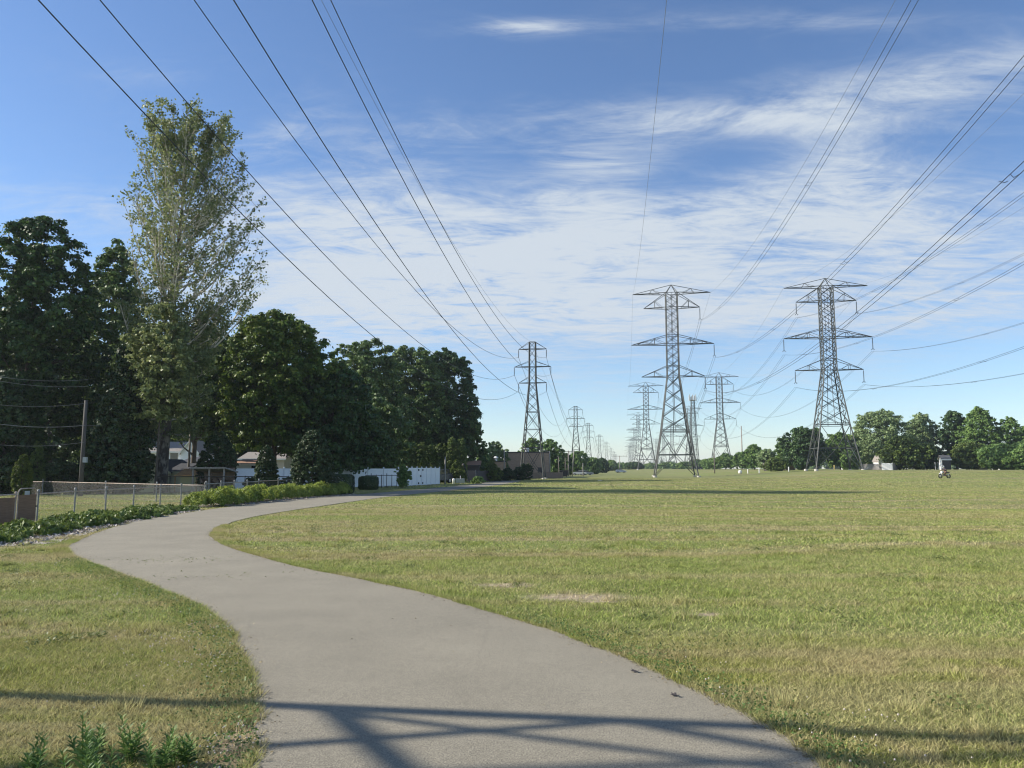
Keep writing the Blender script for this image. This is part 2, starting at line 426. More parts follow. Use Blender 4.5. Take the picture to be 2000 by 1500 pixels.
M['grey_box'] = mat('grey_cabinet', (.33, .36, .37), .5, (.38, .41, .42), 4)
M['tyre'] = mat('tyre', (.012, .012, .012), .85)
M['rim'] = mat('rim', (.5, .5, .52), .3, metal=.8)
M['soil'] = mat('bare_soil', (.10, .075, .05), .98, (.17, .13, .09), 3, bump=.6)
M['bush'] = leafmat('light_perennial_leaf', (.13, .19, .03), (.24, .31, .055), (.34, .40, .09), .35, 1.2)
M['cover'] = leafmat('cover_leaf', (.065, .105, .02), (.12, .18, .035), (.20, .26, .07), .2, 1.5, .5)
M['weed'] = leafmat('weed_leaf', (.075, .15, .035), (.14, .245, .06), (.22, .35, .10), .3, 3)
M['clover'] = leafmat('clover_leaf', (.05, .11, .022), (.09, .17, .035), (.14, .22, .06), .25, 2)
M['flower'] = mat('clover_flower', (.50, .42, .38), .9, (.66, .60, .54), 60)
# crowns
M['lf_dark'] = leafmat('leaf_dark', (0.024, 0.057, 0.020), (0.054, 0.111, 0.030), (0.093, 0.160, 0.040), .20, .45)
M['lf_maple'] = leafmat('leaf_maple', (0.041, 0.085, 0.017), (0.098, 0.166, 0.027), (0.179, 0.230, 0.038), .24, .40)
M['lf_mid'] = leafmat('leaf_mid', (0.073, 0.143, 0.041), (0.150, 0.249, 0.065), (0.219, 0.322, 0.083), .24, .4)
M['lf_syc'] = leafmat('leaf_sycamore', (0.095, 0.135, 0.048), (0.18, 0.225, 0.085), (0.29, 0.32, 0.13), .30, .35)
M['lf_oak'] = leafmat('leaf_oak', (0.048, 0.094, 0.026), (0.096, 0.162, 0.043), (0.150, 0.222, 0.058), .24, .4)
M['lf_silver'] = leafmat('leaf_silver', (0.127, 0.191, 0.085), (0.234, 0.319, 0.139), (0.361, 0.446, 0.212), .28, .4)
M['lf_bright'] = leafmat('leaf_bright', (.065, .105, .022), (.125, .180, .040), (.19, .25, .06), .32, .4)
M['lf_conifer'] = leafmat('leaf_conifer', (0.018, 0.039, 0.015), (0.039, 0.072, 0.021), (0.068, 0.102, 0.030), .1, 1.0)
M['lf_arbor'] = leafmat('leaf_arborvitae', (0.039, 0.074, 0.019), (0.088, 0.137, 0.031), (0.156, 0.195, 0.047), .12, .8)
M['lf_gold'] = leafmat('leaf_gold', (.05, .09, .015), (.10, .14, .02), (.16, .20, .03)) if 1 else leafmat('leaf_gold', (0.150, 0.225, 0.022), (0.270, 0.345, 0.038), (0.390, 0.450, 0.060), .2, 1.0)

# ------------------------------------------------------------------ ground and path
PR = [(.32, -14), (.6, -8), (1.25, -2), (1.75, 2.5), (1.79, 4.62), (1.62, 5.53), (1.10, 6.93), (.50, 8.18), (-.30, 9.45), (-1.2, 10.81), (-2.4, 12.2), (-3.9, 13.9), (-5.85, 16.6), (-7.65, 19.9), (-8.85, 24.1), (-9.25, 28.6), (-8.9, 35.5), (-7.6, 48.9), (-4.7, 64.7), (-.8, 90), (1.5, 118)]
PL = [(-2.9, -14), (-2.6, -8), (-1.9, -2), (-1.45, 2.5), (-1.50, 4.62), (-1.85, 5.77), (-2.11, 6.44), (-2.75, 7.83), (-3.7, 9.48), (-5.03, 11.14), (-6.6, 12.95), (-8.1, 14.7), (-9.4, 16.5), (-10.25, 18.3), (-11.7, 23.0), (-12.6, 28.5), (-12.75, 35.5), (-12.1, 43), (-10.8, 50.8), (-8.4, 63), (-4.6, 88), (-2.2, 118)]


def catmull(P, n=6):
    P = [np.array(p, float) for p in P]; P = [2 * P[0] - P[1]] + P + [2 * P[-1] - P[-2]]; o = []
    for i in range(1, len(P) - 2):
        for k in range(n):
            t = k / n; a, b, c, d = P[i - 1:i + 3]
            o.append(.5 * ((2 * b) + (-a + c) * t + (2 * a - 5 * b + 4 * c - d) * t * t + (-a + 3 * b - 3 * c + d) * t ** 3))
    o.append(P[-2]); return np.array(o)


RE = catmull(PR, 14); LE = catmull(PL, 14)


def wobble(E, amp, seed):
    r = np.random.default_rng(seed); E = E.copy(); n = len(E)
    w = np.convolve(r.normal(0, 1, n + 8), np.ones(3) / 3, 'same')[4:-4] * amp; E[:, 0] += w; E[:, 1] += np.roll(w, 3) * .5; return E


RE = wobble(RE, .032, 1); LE = wobble(LE, .032, 2)
POLY = np.vstack([LE, RE[::-1]])


def in_path(x, y, grow=0.0):
    inside = np.zeros(len(x), bool); n = len(POLY); j = n - 1
    for i in range(n):
        xi, yi = POLY[i]; xj, yj = POLY[j]
        if yi != yj:
            c = ((yi > y) != (yj > y)) & (x < (xj - xi) * (y - yi) / (yj - yi) + xi); inside ^= c
        j = i
    return inside


def axis(a, b, c, near, far, k):
    """dense between b and c, stretching out to a and d"""
    return None


gx = np.concatenate([-np.geomspace(2600, 42, 26), np.linspace(-40, 100, 141), np.geomspace(102, 2600, 26)])
gy = np.concatenate([[-60, -30, -14], np.linspace(-8, 60, 86), np.linspace(61, 260, 130), np.geomspace(265, 3600, 40)])
XX, YY = np.meshgrid(gx, gy); ZZ = TZ(XX, YY)
V = np.stack([XX.ravel(), YY.ravel(), ZZ.ravel()], 1); nx = len(gx); ny = len(gy)
i0 = (np.arange(ny - 1)[:, None] * nx + np.arange(nx - 1)[None, :]).ravel()
o = npmesh('ground', V, np.stack([i0, i0 + 1, i0 + nx + 1, i0 + nx], 1), M['ground'], smooth=True); prop(o, kind='structure')

# paved path: a slab standing 15 mm proud of the soil
m = mat('path_asphalt', (.215, .198, .172), .92); t = m.node_tree; b = t.nodes['Principled BSDF']
g = t.nodes.new('ShaderNodeNewGeometry')


def tn(t, src, s, d, ro=.6, out=0):
    x = t.nodes.new('ShaderNodeTexNoise'); x.inputs['Scale'].default_value = s; x.inputs['Detail'].default_value = d; x.inputs['Roughness'].default_value = ro
    t.links.new(src, x.inputs['Vector']); return x.outputs[0]


def mapr(t, src, a, b_, c, d):
    x = t.nodes.new('ShaderNodeMapRange'); t.links.new(src, x.inputs[0])
    for i, k in enumerate((a, b_, c, d)): x.inputs[i + 1].default_value = k
    return x.outputs[0]


def mul(t, a, b_):
    x = t.nodes.new('ShaderNodeMath'); x.operation = 'MULTIPLY'; t.links.new(a, x.inputs[0]); t.links.new(b_, x.inputs[1]); return x.outputs[0]


P_ = g.outputs['Position']
fine = tn(t, P_, 95, 3, .7); f2 = tn(t, P_, 28, 4); f3 = tn(t, P_, .9, 5, .6); f4 = tn(t, P_, .25, 3)
val = mul(t, mul(t, mapr(t, fine, .32, .68, .42, 1.58), mapr(t, f2, .3, .7, .88, 1.12)), mul(t, mapr(t, f3, .3, .7, .90, 1.09), mapr(t, f4, .3, .7, .92, 1.07)))
# hairline cracks and worn darker patches
cv = t.nodes.new('ShaderNodeTexVoronoi'); cv.feature = 'DISTANCE_TO_EDGE'; cv.inputs['Scale'].default_value = .33
cw = t.nodes.new('ShaderNodeTexNoise'); cw.inputs['Scale'].default_value = 1.7; cw.inputs['Detail'].default_value = 6; t.links.new(P_, cw.inputs['Vector'])
cm = t.nodes.new('ShaderNodeMix'); cm.data_type = 'VECTOR'; cm.inputs[0].default_value = .22; t.links.new(P_, cm.inputs[4]); t.links.new(cw.outputs['Color'], cm.inputs[5]); t.links.new(cm.outputs[1], cv.inputs['Vector'])
val = mul(t, val, mapr(t, mapr(t, cv.outputs['Distance'], 0, .0035, 1, 0), 0, 1, 1.0, .90))
f5 = tn(t, P_, 5.5, 7, .75); val = mul(t, val, mapr(t, f5, .58, .72, 1.0, .86))
vo = t.nodes.new('ShaderNodeTexVoronoi'); vo.inputs['Scale'].default_value = 1.3; t.links.new(P_, vo.inputs['Vector'])
spk = mapr(t, vo.outputs['Distance'], .012, .02, 1.7, 1.0)
val = mul(t, val, spk)
hs = t.nodes.new('ShaderNodeHueSaturation'); hs.inputs['Color'].default_value = (.226, .206, .156, 1); t.links.new(val, hs.inputs['Value'])
t.links.new(hs.outputs[0], b.inputs['Base Color'])
bp = t.nodes.new('ShaderNodeBump'); bp.inputs['Strength'].default_value = .5; bp.inputs['Distance'].default_value = .006
t.links.new(fine, bp.inputs['Height']); t.links.new(bp.outputs[0], b.inputs['Normal'])
M['path'] = m
bm = bmesh.new()
vs = [bm.verts.new((p[0], p[1], tz(*p) + .022)) for p in POLY]; f = bm.faces.new(vs)
if f.normal.z < 0: f.normal_flip()
ex = bmesh.ops.extrude_face_region(bm, geom=[f])
for vv in [e for e in ex['geom'] if isinstance(e, bmesh.types.BMVert)]: pass
lowv = vs
for vv in lowv: vv.co.z -= .06
bmesh.ops.triangulate(bm, faces=bm.faces[:]); bmesh.ops.recalc_face_normals(bm, faces=bm.faces[:])
me = bpy.data.meshes.new('path'); bm.to_mesh(me); bm.free(); me.materials.append(m)
o = bpy.data.objects.new('path', me); COL.objects.link(o); prop(o, kind='structure')


def sheet(name, pts, m, h=.006, kind='structure'):
    mb = MB(); c = np.mean(np.array(pts), 0)
    r = np.random.default_rng(len(pts)); P = catmull(list(pts) + [pts[0]], 8)[:-1]
    P = P + r.normal(0, .05, P.shape)
    vs = [(c[0], c[1], tz(*c) + h)] + [(p[0], p[1], tz(*p) + h) for p in P]; n = len(P)
    mb.add(vs, [(0, i + 1, (i + 1) % n + 1) for i in range(n)])
    o = mb.build(name, m); prop(o, kind=kind); return o


# ------------------------------------------------------------------ grass blades, clover, mulch
def blades(n, sampler, hmin, hmax, wid, seed, lean=.8, edge=False):
    r = np.random.default_rng(seed); x, y = sampler(r, n)
    k = ~in_path(x, y) if not edge else np.ones(len(x), bool)
    for bx, by, ra, rb in BARE: k &= r.uniform(0, 1, len(x)) > np.clip(1.25 - ((x - bx) / ra) ** 2 - ((y - by) / rb) ** 2 + 1.1 * np.sin(8 * x + 3 * np.sin(7 * y)) * np.sin(11 * y + 2 * np.sin(6 * x)), 0, .85) * (((x - bx) / ra) ** 2 + ((y - by) / rb) ** 2 < 2.2)
    x, y = x[k], y[k]; n = len(x); z = TZ(x, y)
    h = r.uniform(hmin, hmax, n); a = r.uniform(0, 2 * np.pi, n); w = wid * r.uniform(.6, 1.4, n)
    l = r.uniform(.15, lean * 1.3, n) * h; la = r.uniform(0, 2 * np.pi, n)
    dx = np.cos(a) * w / 2; dy = np.sin(a) * w / 2
    V = np.empty((n, 3, 3), np.float32)
    V[:, 0] = np.stack([x - dx, y - dy, z - .004], 1); V[:, 1] = np.stack([x + dx, y + dy, z - .004], 1)
    V[:, 2] = np.stack([x + np.cos(la) * l, y + np.sin(la) * l, z + h * .8], 1)
    return V.reshape(-1, 3)


def view_band(d0, d1, extra=1.0):
    def s(r, n):
        # uniform over the visible wedge plus a margin
        y = np.sqrt(r.uniform(d0 ** 2, d1 ** 2, n)); x = r.uniform(-1, 1, n) * (y * .70 + extra); return x, y
    return s


def edge_sampler(E, side, w, y0, y1):
    E = E[(E[:, 1] > y0) & (E[:, 1] < y1)]
    def s(r, n):
        seg = np.hypot(*np.diff(E, axis=0).T); c = np.cumsum(seg); u = r.uniform(0, c[-1], n); i = np.searchsorted(c, u); i = np.clip(i, 0, len(seg) - 1)
        t = r.uniform(0, 1, n)[:, None]; p = E[i] * (1 - t) + E[i + 1] * t; d = (E[i + 1] - E[i]) / seg[i][:, None]
        nrm = np.stack([d[:, 1], -d[:, 0]], 1) * side; q = p + nrm * (np.abs(r.normal(0, w, n)) - w * .22)[:, None]; return q[:, 0], q[:, 1]
    return s


BV = [blades(330000, view_band(3.6, 8, 1), .018, .055, .0065, 1, 1.6), blades(300000, view_band(8, 16, 1.5), .02, .06, .010, 2, 1.5),
      blades(240000, view_band(16, 34, 2), .025, .065, .020, 3, 1.3), blades(150000, view_band(34, 70, 2), .03, .07, .045, 4, 1.2),
      blades(60000, edge_sampler(RE, 1, .13, 3, 24), .03, .095, .008, 5, .9, True), blades(150000, view_band(70, 150, 2), .04, .09, .10, 7, 1.2), blades(52000, edge_sampler(LE, -1, .13, 3, 20), .03, .095, .008, 6, .9, True)]
# scruffy tufts scattered through the turf
r = np.random.default_rng(11); tx, ty = view_band(3.6, 22)(r, 420)


def tuft_s(r, n):
    i = r.integers(0, len(tx), n); return tx[i] + r.normal(0, .07, n), ty[i] + r.normal(0, .07, n)


BV.append(blades(60000, tuft_s, .05, .13, .008, 12, .8))
BV = np.vstack(BV)
o = npmesh('grass', BV, np.arange(len(BV)).reshape(-1, 3), M['blade']); prop(o, kind='stuff')


def cards(cx, cy, cz, s, r, up=.6, asp=1.8):
    """many small leaf faces; up = how much they face the sky"""
    n = len(cx); nrm = r.normal(0, 1, (n, 3)); nrm[:, 2] = np.abs(nrm[:, 2]) + up; nrm /= np.linalg.norm(nrm, axis=1)[:, None]
    return quads(np.stack([cx, cy, cz], 1), nrm, s, r, asp)


def quads(C, nrm, s, r, asp=1.6):
    n = len(C); a = np.cross(nrm, r.normal(0, 1, (n, 3))); a /= (np.linalg.norm(a, axis=1)[:, None] + 1e-9); b = np.cross(nrm, a)
    s = (np.asarray(s) * np.ones(n))[:, None]; V = np.empty((n, 4, 3), np.float32)
    V[:, 0] = C - a * s * asp * .5; V[:, 1] = C + b * s * .5 + a * s * .05; V[:, 2] = C + a * s * asp * .5; V[:, 3] = C - b * s * .5 + a * s * .05
    return V.reshape(-1, 3)


def quadmesh(name, V, m, parent=None, loc=None):
    return npmesh(name, V, np.arange(len(V)).reshape(-1, 4), m, parent, loc=loc)


# clover along both edges: leaves plus pale flower heads
r = np.random.default_rng(21)
ex_, ey_ = edge_sampler(LE, -1, .22, 3.6, 15)(r, 9000); k = ~in_path(ex_, ey_); ex_, ey_ = ex_[k], ey_[k]
fx_, fy_ = edge_sampler(RE, 1, .20, 3.6, 9)(r, 5000); k = ~in_path(fx_, fy_); fx_, fy_ = fx_[k], fy_[k]
px_ = np.concatenate([ex_, fx_]); py_ = np.concatenate([ey_, fy_])
o = quadmesh('clover_leaves', cards(px_, py_, TZ(px_, py_) + r.uniform(.01, .06, len(px_)), r.uniform(.012, .024, len(px_)), r, 1.2, 1.1), M['clover']); prop(o, kind='stuff')
# flower patches
fl = []
for (cx, cy, sx_, sy_, n) in [(-3.15, 8.1, .35, .8, 170), (-2.5, 7.0, .2, .35, 60), (-1.75, 4.9, .12, .35, 55), (2.2, 4.8, .35, .5, 45), (-8.2, 14.3, .4, .5, 40), (-5.2, 10.6, .3, .4, 40), (1.5, 6.4, .2, .4, 12)]:
    fl.append(np.stack([r.normal(cx, sx_, n), r.normal(cy, sy_, n)], 1))
fl = np.vstack(fl); k = ~in_path(fl[:, 0], fl[:, 1]); fl = fl[k]
ico = bmesh.new(); bmesh.ops.create_icosphere(ico, subdivisions=1, radius=1); iv = np.array([v.co[:] for v in ico.verts]); fi = np.array([[v.index for v in f.verts] for f in ico.faces]); ico.free()
s = r.uniform(.0035, .0075, len(fl)); hz = r.uniform(.03, .075, len(fl))
FV = (iv[None] * s[:, None, None] + np.stack([fl[:, 0], fl[:, 1], TZ(fl[:, 0], fl[:, 1]) + hz], 1)[:, None]).reshape(-1, 3)
o = npmesh('clover_flowers', FV, (fi[None] + (np.arange(len(fl)) * len(iv))[:, None, None]).reshape(-1, 3), M['flower']); prop(o, kind='stuff')

# clippings, bits of leaf and grit lying on the path, thicker along its edges
dx1, dy1 = edge_sampler(RE, -1, .10, 3.4, 22)(r, 1500); dx2, dy2 = edge_sampler(LE, 1, .10, 3.4, 22)(r, 1500); dx3, dy3 = view_band(4, 22)(r, 1100)
qx = np.concatenate([dx1, dx2, dx3]); qy = np.concatenate([dy1, dy2, dy3]); k = in_path(qx, qy); qx, qy = qx[k], qy[k]
M['debris'] = leafmat('debris', (.07, .055, .03), (.22, .18, .10), (.45, .40, .28), 0, 9, .9)
o = quadmesh('path_debris', cards(qx, qy, TZ(qx, qy) + .028, r.uniform(.004, .016, len(qx)), r, 3, 2.2), M['debris']); prop(o, kind='stuff')

# low broadleaf weeds growing in patches through the turf
r = np.random.default_rng(77); WX, WY = view_band(4, 24)(r, 170); ii = r.integers(0, len(WX), 15000); sg_ = r.uniform(.05, .22, len(WX))[ii]
wx_ = WX[ii] + r.normal(0, 1, len(ii)) * sg_; wy_ = WY[ii] + r.normal(0, 1, len(ii)) * sg_; k = ~in_path(wx_, wy_); wx_, wy_ = wx_[k], wy_[k]
M['lawn_weed'] = leafmat('lawn_weed', (.085, .12, .03), (.145, .18, .05), (.22, .25, .09), .25, 2)
o = quadmesh('lawn_weeds', cards(wx_, wy_, TZ(wx_, wy_) + r.uniform(.012, .06, len(wx_)), r.uniform(.010, .024, len(wx_)), r, .9, 1.9), M['lawn_weed']); prop(o, kind='stuff')
# grass clippings blown onto the bend
gxp = np.concatenate([r.normal(-6.6, .9, 200), r.normal(-4.6, .8, 90)]); gyp = np.concatenate([r.normal(14.6, .35, 200), r.normal(12.4, .25, 90)]); k = in_path(gxp, gyp); gxp, gyp = gxp[k], gyp[k]
o = quadmesh('grass_clippings', cards(gxp, gyp, TZ(gxp, gyp) + .03, r.uniform(.008, .022, len(gxp)), r, 3, 3), M['lawn_weed']); prop(o, kind='stuff')
# planting beds
GR = mat('wood_chip_mulch', (.20, .175, .155), .95, (.46, .43, .39), 22, bump=1, bscale=30, detail=6, lo=.42, hi=.6)
BED = [(-11.0, 19.6), (-10.6, 18.2), (-11.5, 17.3), (-13.0, 17.2), (-14.6, 18), (-15.0, 22), (-14.9, 28), (-14.6, 32.5), (-13.4, 32.8), (-12.85, 29.5), (-12.3, 26), (-11.85, 22.9)]
sheet('mulch_bed', BED, GR, .010)
BED2 = [(-13.0, 36), (-15.0, 35.2), (-15.2, 42), (-13.6, 50), (-11.6, 53.5), (-10.6, 53), (-11.7, 47.5), (-12.7, 41)]
sheet('mulch_bed', BED2, GR, .010)
sheet('bare_soil', [(-60, 52), (-36, 49), (-22, 47), (-16.5, 46), (-17, 56), (-22, 62), (-40, 66), (-62, 64)], M['soil'], .012)

# chips lying on the mulch
n = 5200; cx = r.uniform(-13.6, -10.8, n); cy = r.uniform(17.5, 32.5, n)
lim = np.interp(cy, [17, 23, 28.5, 35], [-10.75, -11.8, -12.7, -12.85]); k = (cx < lim) & ~in_path(cx, cy); cx, cy = cx[k], cy[k]
c2y = r.uniform(37, 53, 2500); c2x = np.interp(c2y, [36, 43, 51, 54], [-12.8, -12.2, -10.9, -10.4]) - np.abs(r.normal(0, .35, 2500)); k = ~in_path(c2x, c2y); cx = np.concatenate([cx, c2x[k]]); cy = np.concatenate([cy, c2y[k]])
M['chip'] = leafmat('chip', (.16, .13, .11), (.42, .38, .34), (.62, .58, .54), 0, 9, .9)
o = quadmesh('wood_chips', cards(cx, cy, TZ(cx, cy) + r.uniform(.012, .05, len(cx)), r.uniform(.03, .07, len(cx)), r, .8, 2), M['chip']); prop(o, kind='stuff')


def clump(name, seed, rad, h, n, s, m, stem=True, up=.4, asp=2.2):
    r = np.random.default_rng(seed); a = r.uniform(0, 6.283, n); q = np.sqrt(r.uniform(0, 1, n)); rr = q * rad * (1 + .25 * np.sin(a * 3 + seed))
    top = h * (1 - .55 * q ** 2) * (1 + .15 * np.sin(a * 5 + seed)); z = top * r.uniform(.15, 1, n) ** .6
    x = np.cos(a) * rr; y = np.sin(a) * rr
    C = np.stack([x, y, z], 1); nr = np.stack([np.cos(a) * q, np.sin(a) * q, np.full(n, up)], 1) + r.normal(0, .55, (n, 3)); nr /= np.linalg.norm(nr, axis=1)[:, None]
    return quads(C, nr, r.uniform(.6, 1.3, n) * s, r, asp)


# low leafy ground cover: one mat of leaves
r = np.random.default_rng(5); CV = []
for i in range(150):
    t_ = r.uniform(0, 1); cy = 17.4 + t_ * 15; cx = np.interp(cy, [17, 20, 25, 29, 32.6], [-12.9, -13.2, -13.5, -13.85, -14.0]) + r.uniform(-.95, .95) * (1.25 - .55 * t_)
    V = clump('x', 100 + i, r.uniform(.25, .42), r.uniform(.16, .32), 330, .075, None)
    V = V + np.array([cx, cy, tz(cx, cy)]); CV.append(V)
o = quadmesh('ground_cover', np.vstack(CV), M['cover']); prop(o, kind='stuff')

# light green perennials in a row, each one a plant
GP = 'light green perennials in the bed beside the path'
pv = [clump('p', 300 + i, .60, .80, 3200, .045, None, up=.3, asp=3.2) for i in range(4)]
protos = []
for i in range(23):
    t_ = i / 22; y = 35.4 + t_ * 17.6; xo = np.interp(y, [35, 42, 50, 54], [-14.0, -13.7, -12.4, -11.6]) + (.45 if i % 2 else -.35)
    if i < 4:
        e = empty('perennial_plant', (xo, y, 0)); quadmesh('leaves', pv[i], M['bush'], e)
        mb = MB(); rr_ = random.Random(i)
        for k in range(14):
            a = rr_.uniform(0, 6.28); q = rr_.uniform(.05, .4); mb.tube([(q * .2 * math.cos(a), q * .2 * math.sin(a), 0), (q * math.cos(a), q * math.sin(a), .65)], [.008, .004], 4)
        mb.build('stems', M['weed'], e); protos.append(e)
    else:
        e = copy_tree(protos[i % 4])
    e.location = (xo, y, tz(xo, y)); e.rotation_euler = (0, 0, i * 1.7); sc_ = .82 + .3 * ((i * 37) % 10) / 10; e.scale = (sc_ * 1.1, sc_ * 1.1, sc_)
    prop(e, 'bushy light green perennial in the mulched bed beside the path', 'plant', GP)

# tall leafy weeds at the bottom left corner
GW = 'leafy weeds in the grass at the left'
for i, (wx, wy, hh) in enumerate([(-2.42, 4.55, .42), (-2.2, 4.7, .38), (-2.0, 4.5, .32), (-2.62, 4.4, .30), (-2.3, 4.3, .30), (-2.1, 4.25, .28), (-1.9, 4.6, .24), (-2.5, 4.75, .24)]):
    e = empty('weed_plant', (wx, wy, 0)); r = np.random.default_rng(50 + i); mb = MB(); LV = []
    for st in range(5):
        a = r.uniform(0, 6.28); bx, by = r.normal(0, .04, 2); tipx, tipy = bx + math.cos(a) * .06, by + math.sin(a) * .06; H_ = hh * r.uniform(.5, .82)
        mb.tube([(bx, by, -.01), ((bx + tipx) / 2, (by + tipy) / 2, H_ * .5), (tipx, tipy, H_)], [.004, .003, .0015], 5)
        nl = 26
        for k in range(nl):
            t_ = .12 + .88 * k / nl; aa = k * 2.4; ln = .09 * (1.15 - t_ * .75) * r.uniform(.8, 1.2)
            c = np.array([bx + (tipx - bx) * t_, by + (tipy - by) * t_, H_ * t_]); d = np.array([math.cos(aa), math.sin(aa), .45 + t_ * .6]); d /= np.linalg.norm(d)
            sd = np.cross(d, [0, 0, 1.]); sd /= np.linalg.norm(sd); w_ = ln * .13
            LV.append([c, c + d * ln * .45 + sd * w_, c + d * ln + np.array([0, 0, -ln * .15]), c + d * ln * .45 - sd * w_])
    quadmesh('leaves', np.array(LV).reshape(-1, 3), M['weed'], e); mb.build('stems', M['weed'], e)
    lab = ['tallest leafy weed in the corner clump of the lawn', 'leafy weed right behind the tallest one of the corner clump'][i] if i < 2 else 'low leafy weed in the corner clump left of the path'
    prop(e, lab, 'plant', GW)

# ------------------------------------------------------------------ trees
def prof_round(t): return np.sqrt(np.clip(1 - (2 * t - 1) ** 2 * .96, 0, 1)) * (1.0 - .12 * t)
def prof_dome(t): return np.clip(1 - np.clip((t - .35) / .65, 0, 1) ** 2.4, 0, 1) ** .5 * (.72 + .28 * sm(t / .3))
def prof_tall(t): return np.clip(np.sin(np.pi * (t * .86 + .14)) ** .7, 0, 1)
def prof_cone(t): return np.clip((1 - t) ** .8 * (.75 + .25 * sm(t / .12)), .02, 1)
def prof_egg(t): return np.clip(np.sin(np.pi * np.clip(t * .72 + .26, 0, 1)) ** .75, .03, 1)
def prof_col(t): return np.clip((1 - t ** 3.2) ** .6 * (.8 + .2 * sm(t / .15)), .03, 1)


def crown_verts(seed, R, z0, z1, prof, ncl, nl, ls, crad=.2, lump=.16, inner=.35, up=.35, ry=None, shell=.62):
    """crown = many leaf clumps spread through an uneven volume"""
    r = np.random.default_rng(seed); ry = ry or R; ncl = int(ncl * 3.0); nl = max(10, int(nl * .46)); crad *= .60; ls *= .86
    t = r.uniform(0.02, .98, ncl * 3); w = prof(t); keep = r.uniform(0, 1, len(t)) < w ** 1.1; t = t[keep][:ncl]; w = w[keep][:ncl]; n = len(t)
    a = r.uniform(0, 2 * np.pi, n)
    ph = r.uniform(0, 6.28, 6)
    lm = 1 + lump * (np.sin(2 * a + ph[0] + 3 * t) + .7 * np.sin(3 * a + ph[1] - 5 * t) + .6 * np.sin(5 * a + ph[2] + 9 * t)) + r.normal(0, lump * .22, n)
    q = np.where(r.uniform(0, 1, n) < inner, r.uniform(.1, .75, n), r.uniform(shell, 1.0, n))
    cx = np.cos(a) * w * R * lm * q; cy = np.sin(a) * w * ry * lm * q
    cz = z0 + t * (z1 - z0) + r.normal(0, .012, n) * (z1 - z0) + (1 - q) * w * R * .12
    cr = R * crad * r.uniform(.65, 1.35, n)
    C = np.stack([cx, cy, cz], 1)
    reps = np.maximum((nl * (cr / (R * crad)) ** 2).astype(int), 8); idx = np.repeat(np.arange(n), reps); m_ = len(idx)
    d = r.normal(0, 1, (m_, 3)); d /= np.linalg.norm(d, axis=1)[:, None]; rad = np.abs(r.normal(.62, .36, m_))
    d2 = d * rad[:, None] * cr[idx][:, None]; d2[:, 2] *= .6; d2[:, 2] -= .25 * cr[idx] * rad ** 2
    P = C[idx] + d2
    nr = d * .9 + np.array([0, 0, up]) + r.normal(0, .55, (m_, 3)); nr /= np.linalg.norm(nr, axis=1)[:, None]
    return quads(P, nr, ls * r.uniform(.6, 1.35, m_), r, 1.35), C, cr


def trunk_mb(C, z_base, z_top, r0, seed, limbs=16, lean=0.0):
    r = random.Random(seed); mb = MB(); n = 9; pts = []; rad = []
    for i in range(n):
        t_ = i / (n - 1); pts.append((lean * t_ * t_ + r.uniform(-.08, .08) * t_, r.uniform(-.08, .08) * t_, z_base - .3 + (z_top - z_base + .3) * t_)); rad.append(r0 * ((1.35 if i == 0 else 1.08 if i == 1 else 1) * (1 - .85 * t_) + .02))
    mb.tube(pts, rad, 10)
    if len(C):
        order = list(range(len(C))); r.shuffle(order)
        for i in order[:limbs]:
            c = Vector(C[i]); zs = min(z_top * .92, max(z_base + (z_top - z_base) * .22, c.z - (Vector((c.x, c.y, 0)).length) * r.uniform(.55, .9)))
            t_ = (zs - z_base) / (z_top - z_base); t_ = max(0, min(1, t_)); st = Vector((lean * t_ * t_, 0, zs)); rr_ = r0 * (1 - .85 * t_) * .55
            mid = st.lerp(c, .5) + Vector((r.uniform(-.3, .3), r.uniform(-.3, .3), -.05 * (c - st).length))
            mb.tube([st, st.lerp(mid, .5), mid, c], [rr_, rr_ * .7, rr_ * .45, .02], 6)
    return mb


def tree(name, x, y, seed, R, z0, h, prof, ncl, nl, ls, lm, label, group=None, cat='tree', trunk=True, r0=None, bark='bark', z=None, lean=0, limbs=14, **k):
    gz = tz(x, y) if z is None else z
    e = empty(name, (x, y, gz), label=label, cat=cat, group=group)
    V, C, cr = crown_verts(seed, R, z0, h, prof, ncl, nl, ls, **k)
    quadmesh('crown', V, M[lm], e)
    trunk_mb(C, 0, z0 + (h - z0) * .75, r0 or max(.08, h * .018), seed, limbs, lean).build('trunk', M[bark], e, smooth=True)
    return e


def T(px0, px1, ytop, d, **k):
    """left, right and top of a crown in the photo at distance d -> x, R, h"""
    x = LX((px0 + px1) / 2, d); R = (px1 - px0) / 2 / FPX * d; return x, R, HZ(ytop, d) - tz(x, d)


def TR(name, px0, px1, ytop, d, z0f, prof, ncl, nl, ls, lm, label, seed, **k):
    x, R, h = T(px0, px1, ytop, d)
    return tree(name, x, d, seed, R * .93, h * z0f, h * .97, prof, ncl, nl, ls, lm, label, **k)


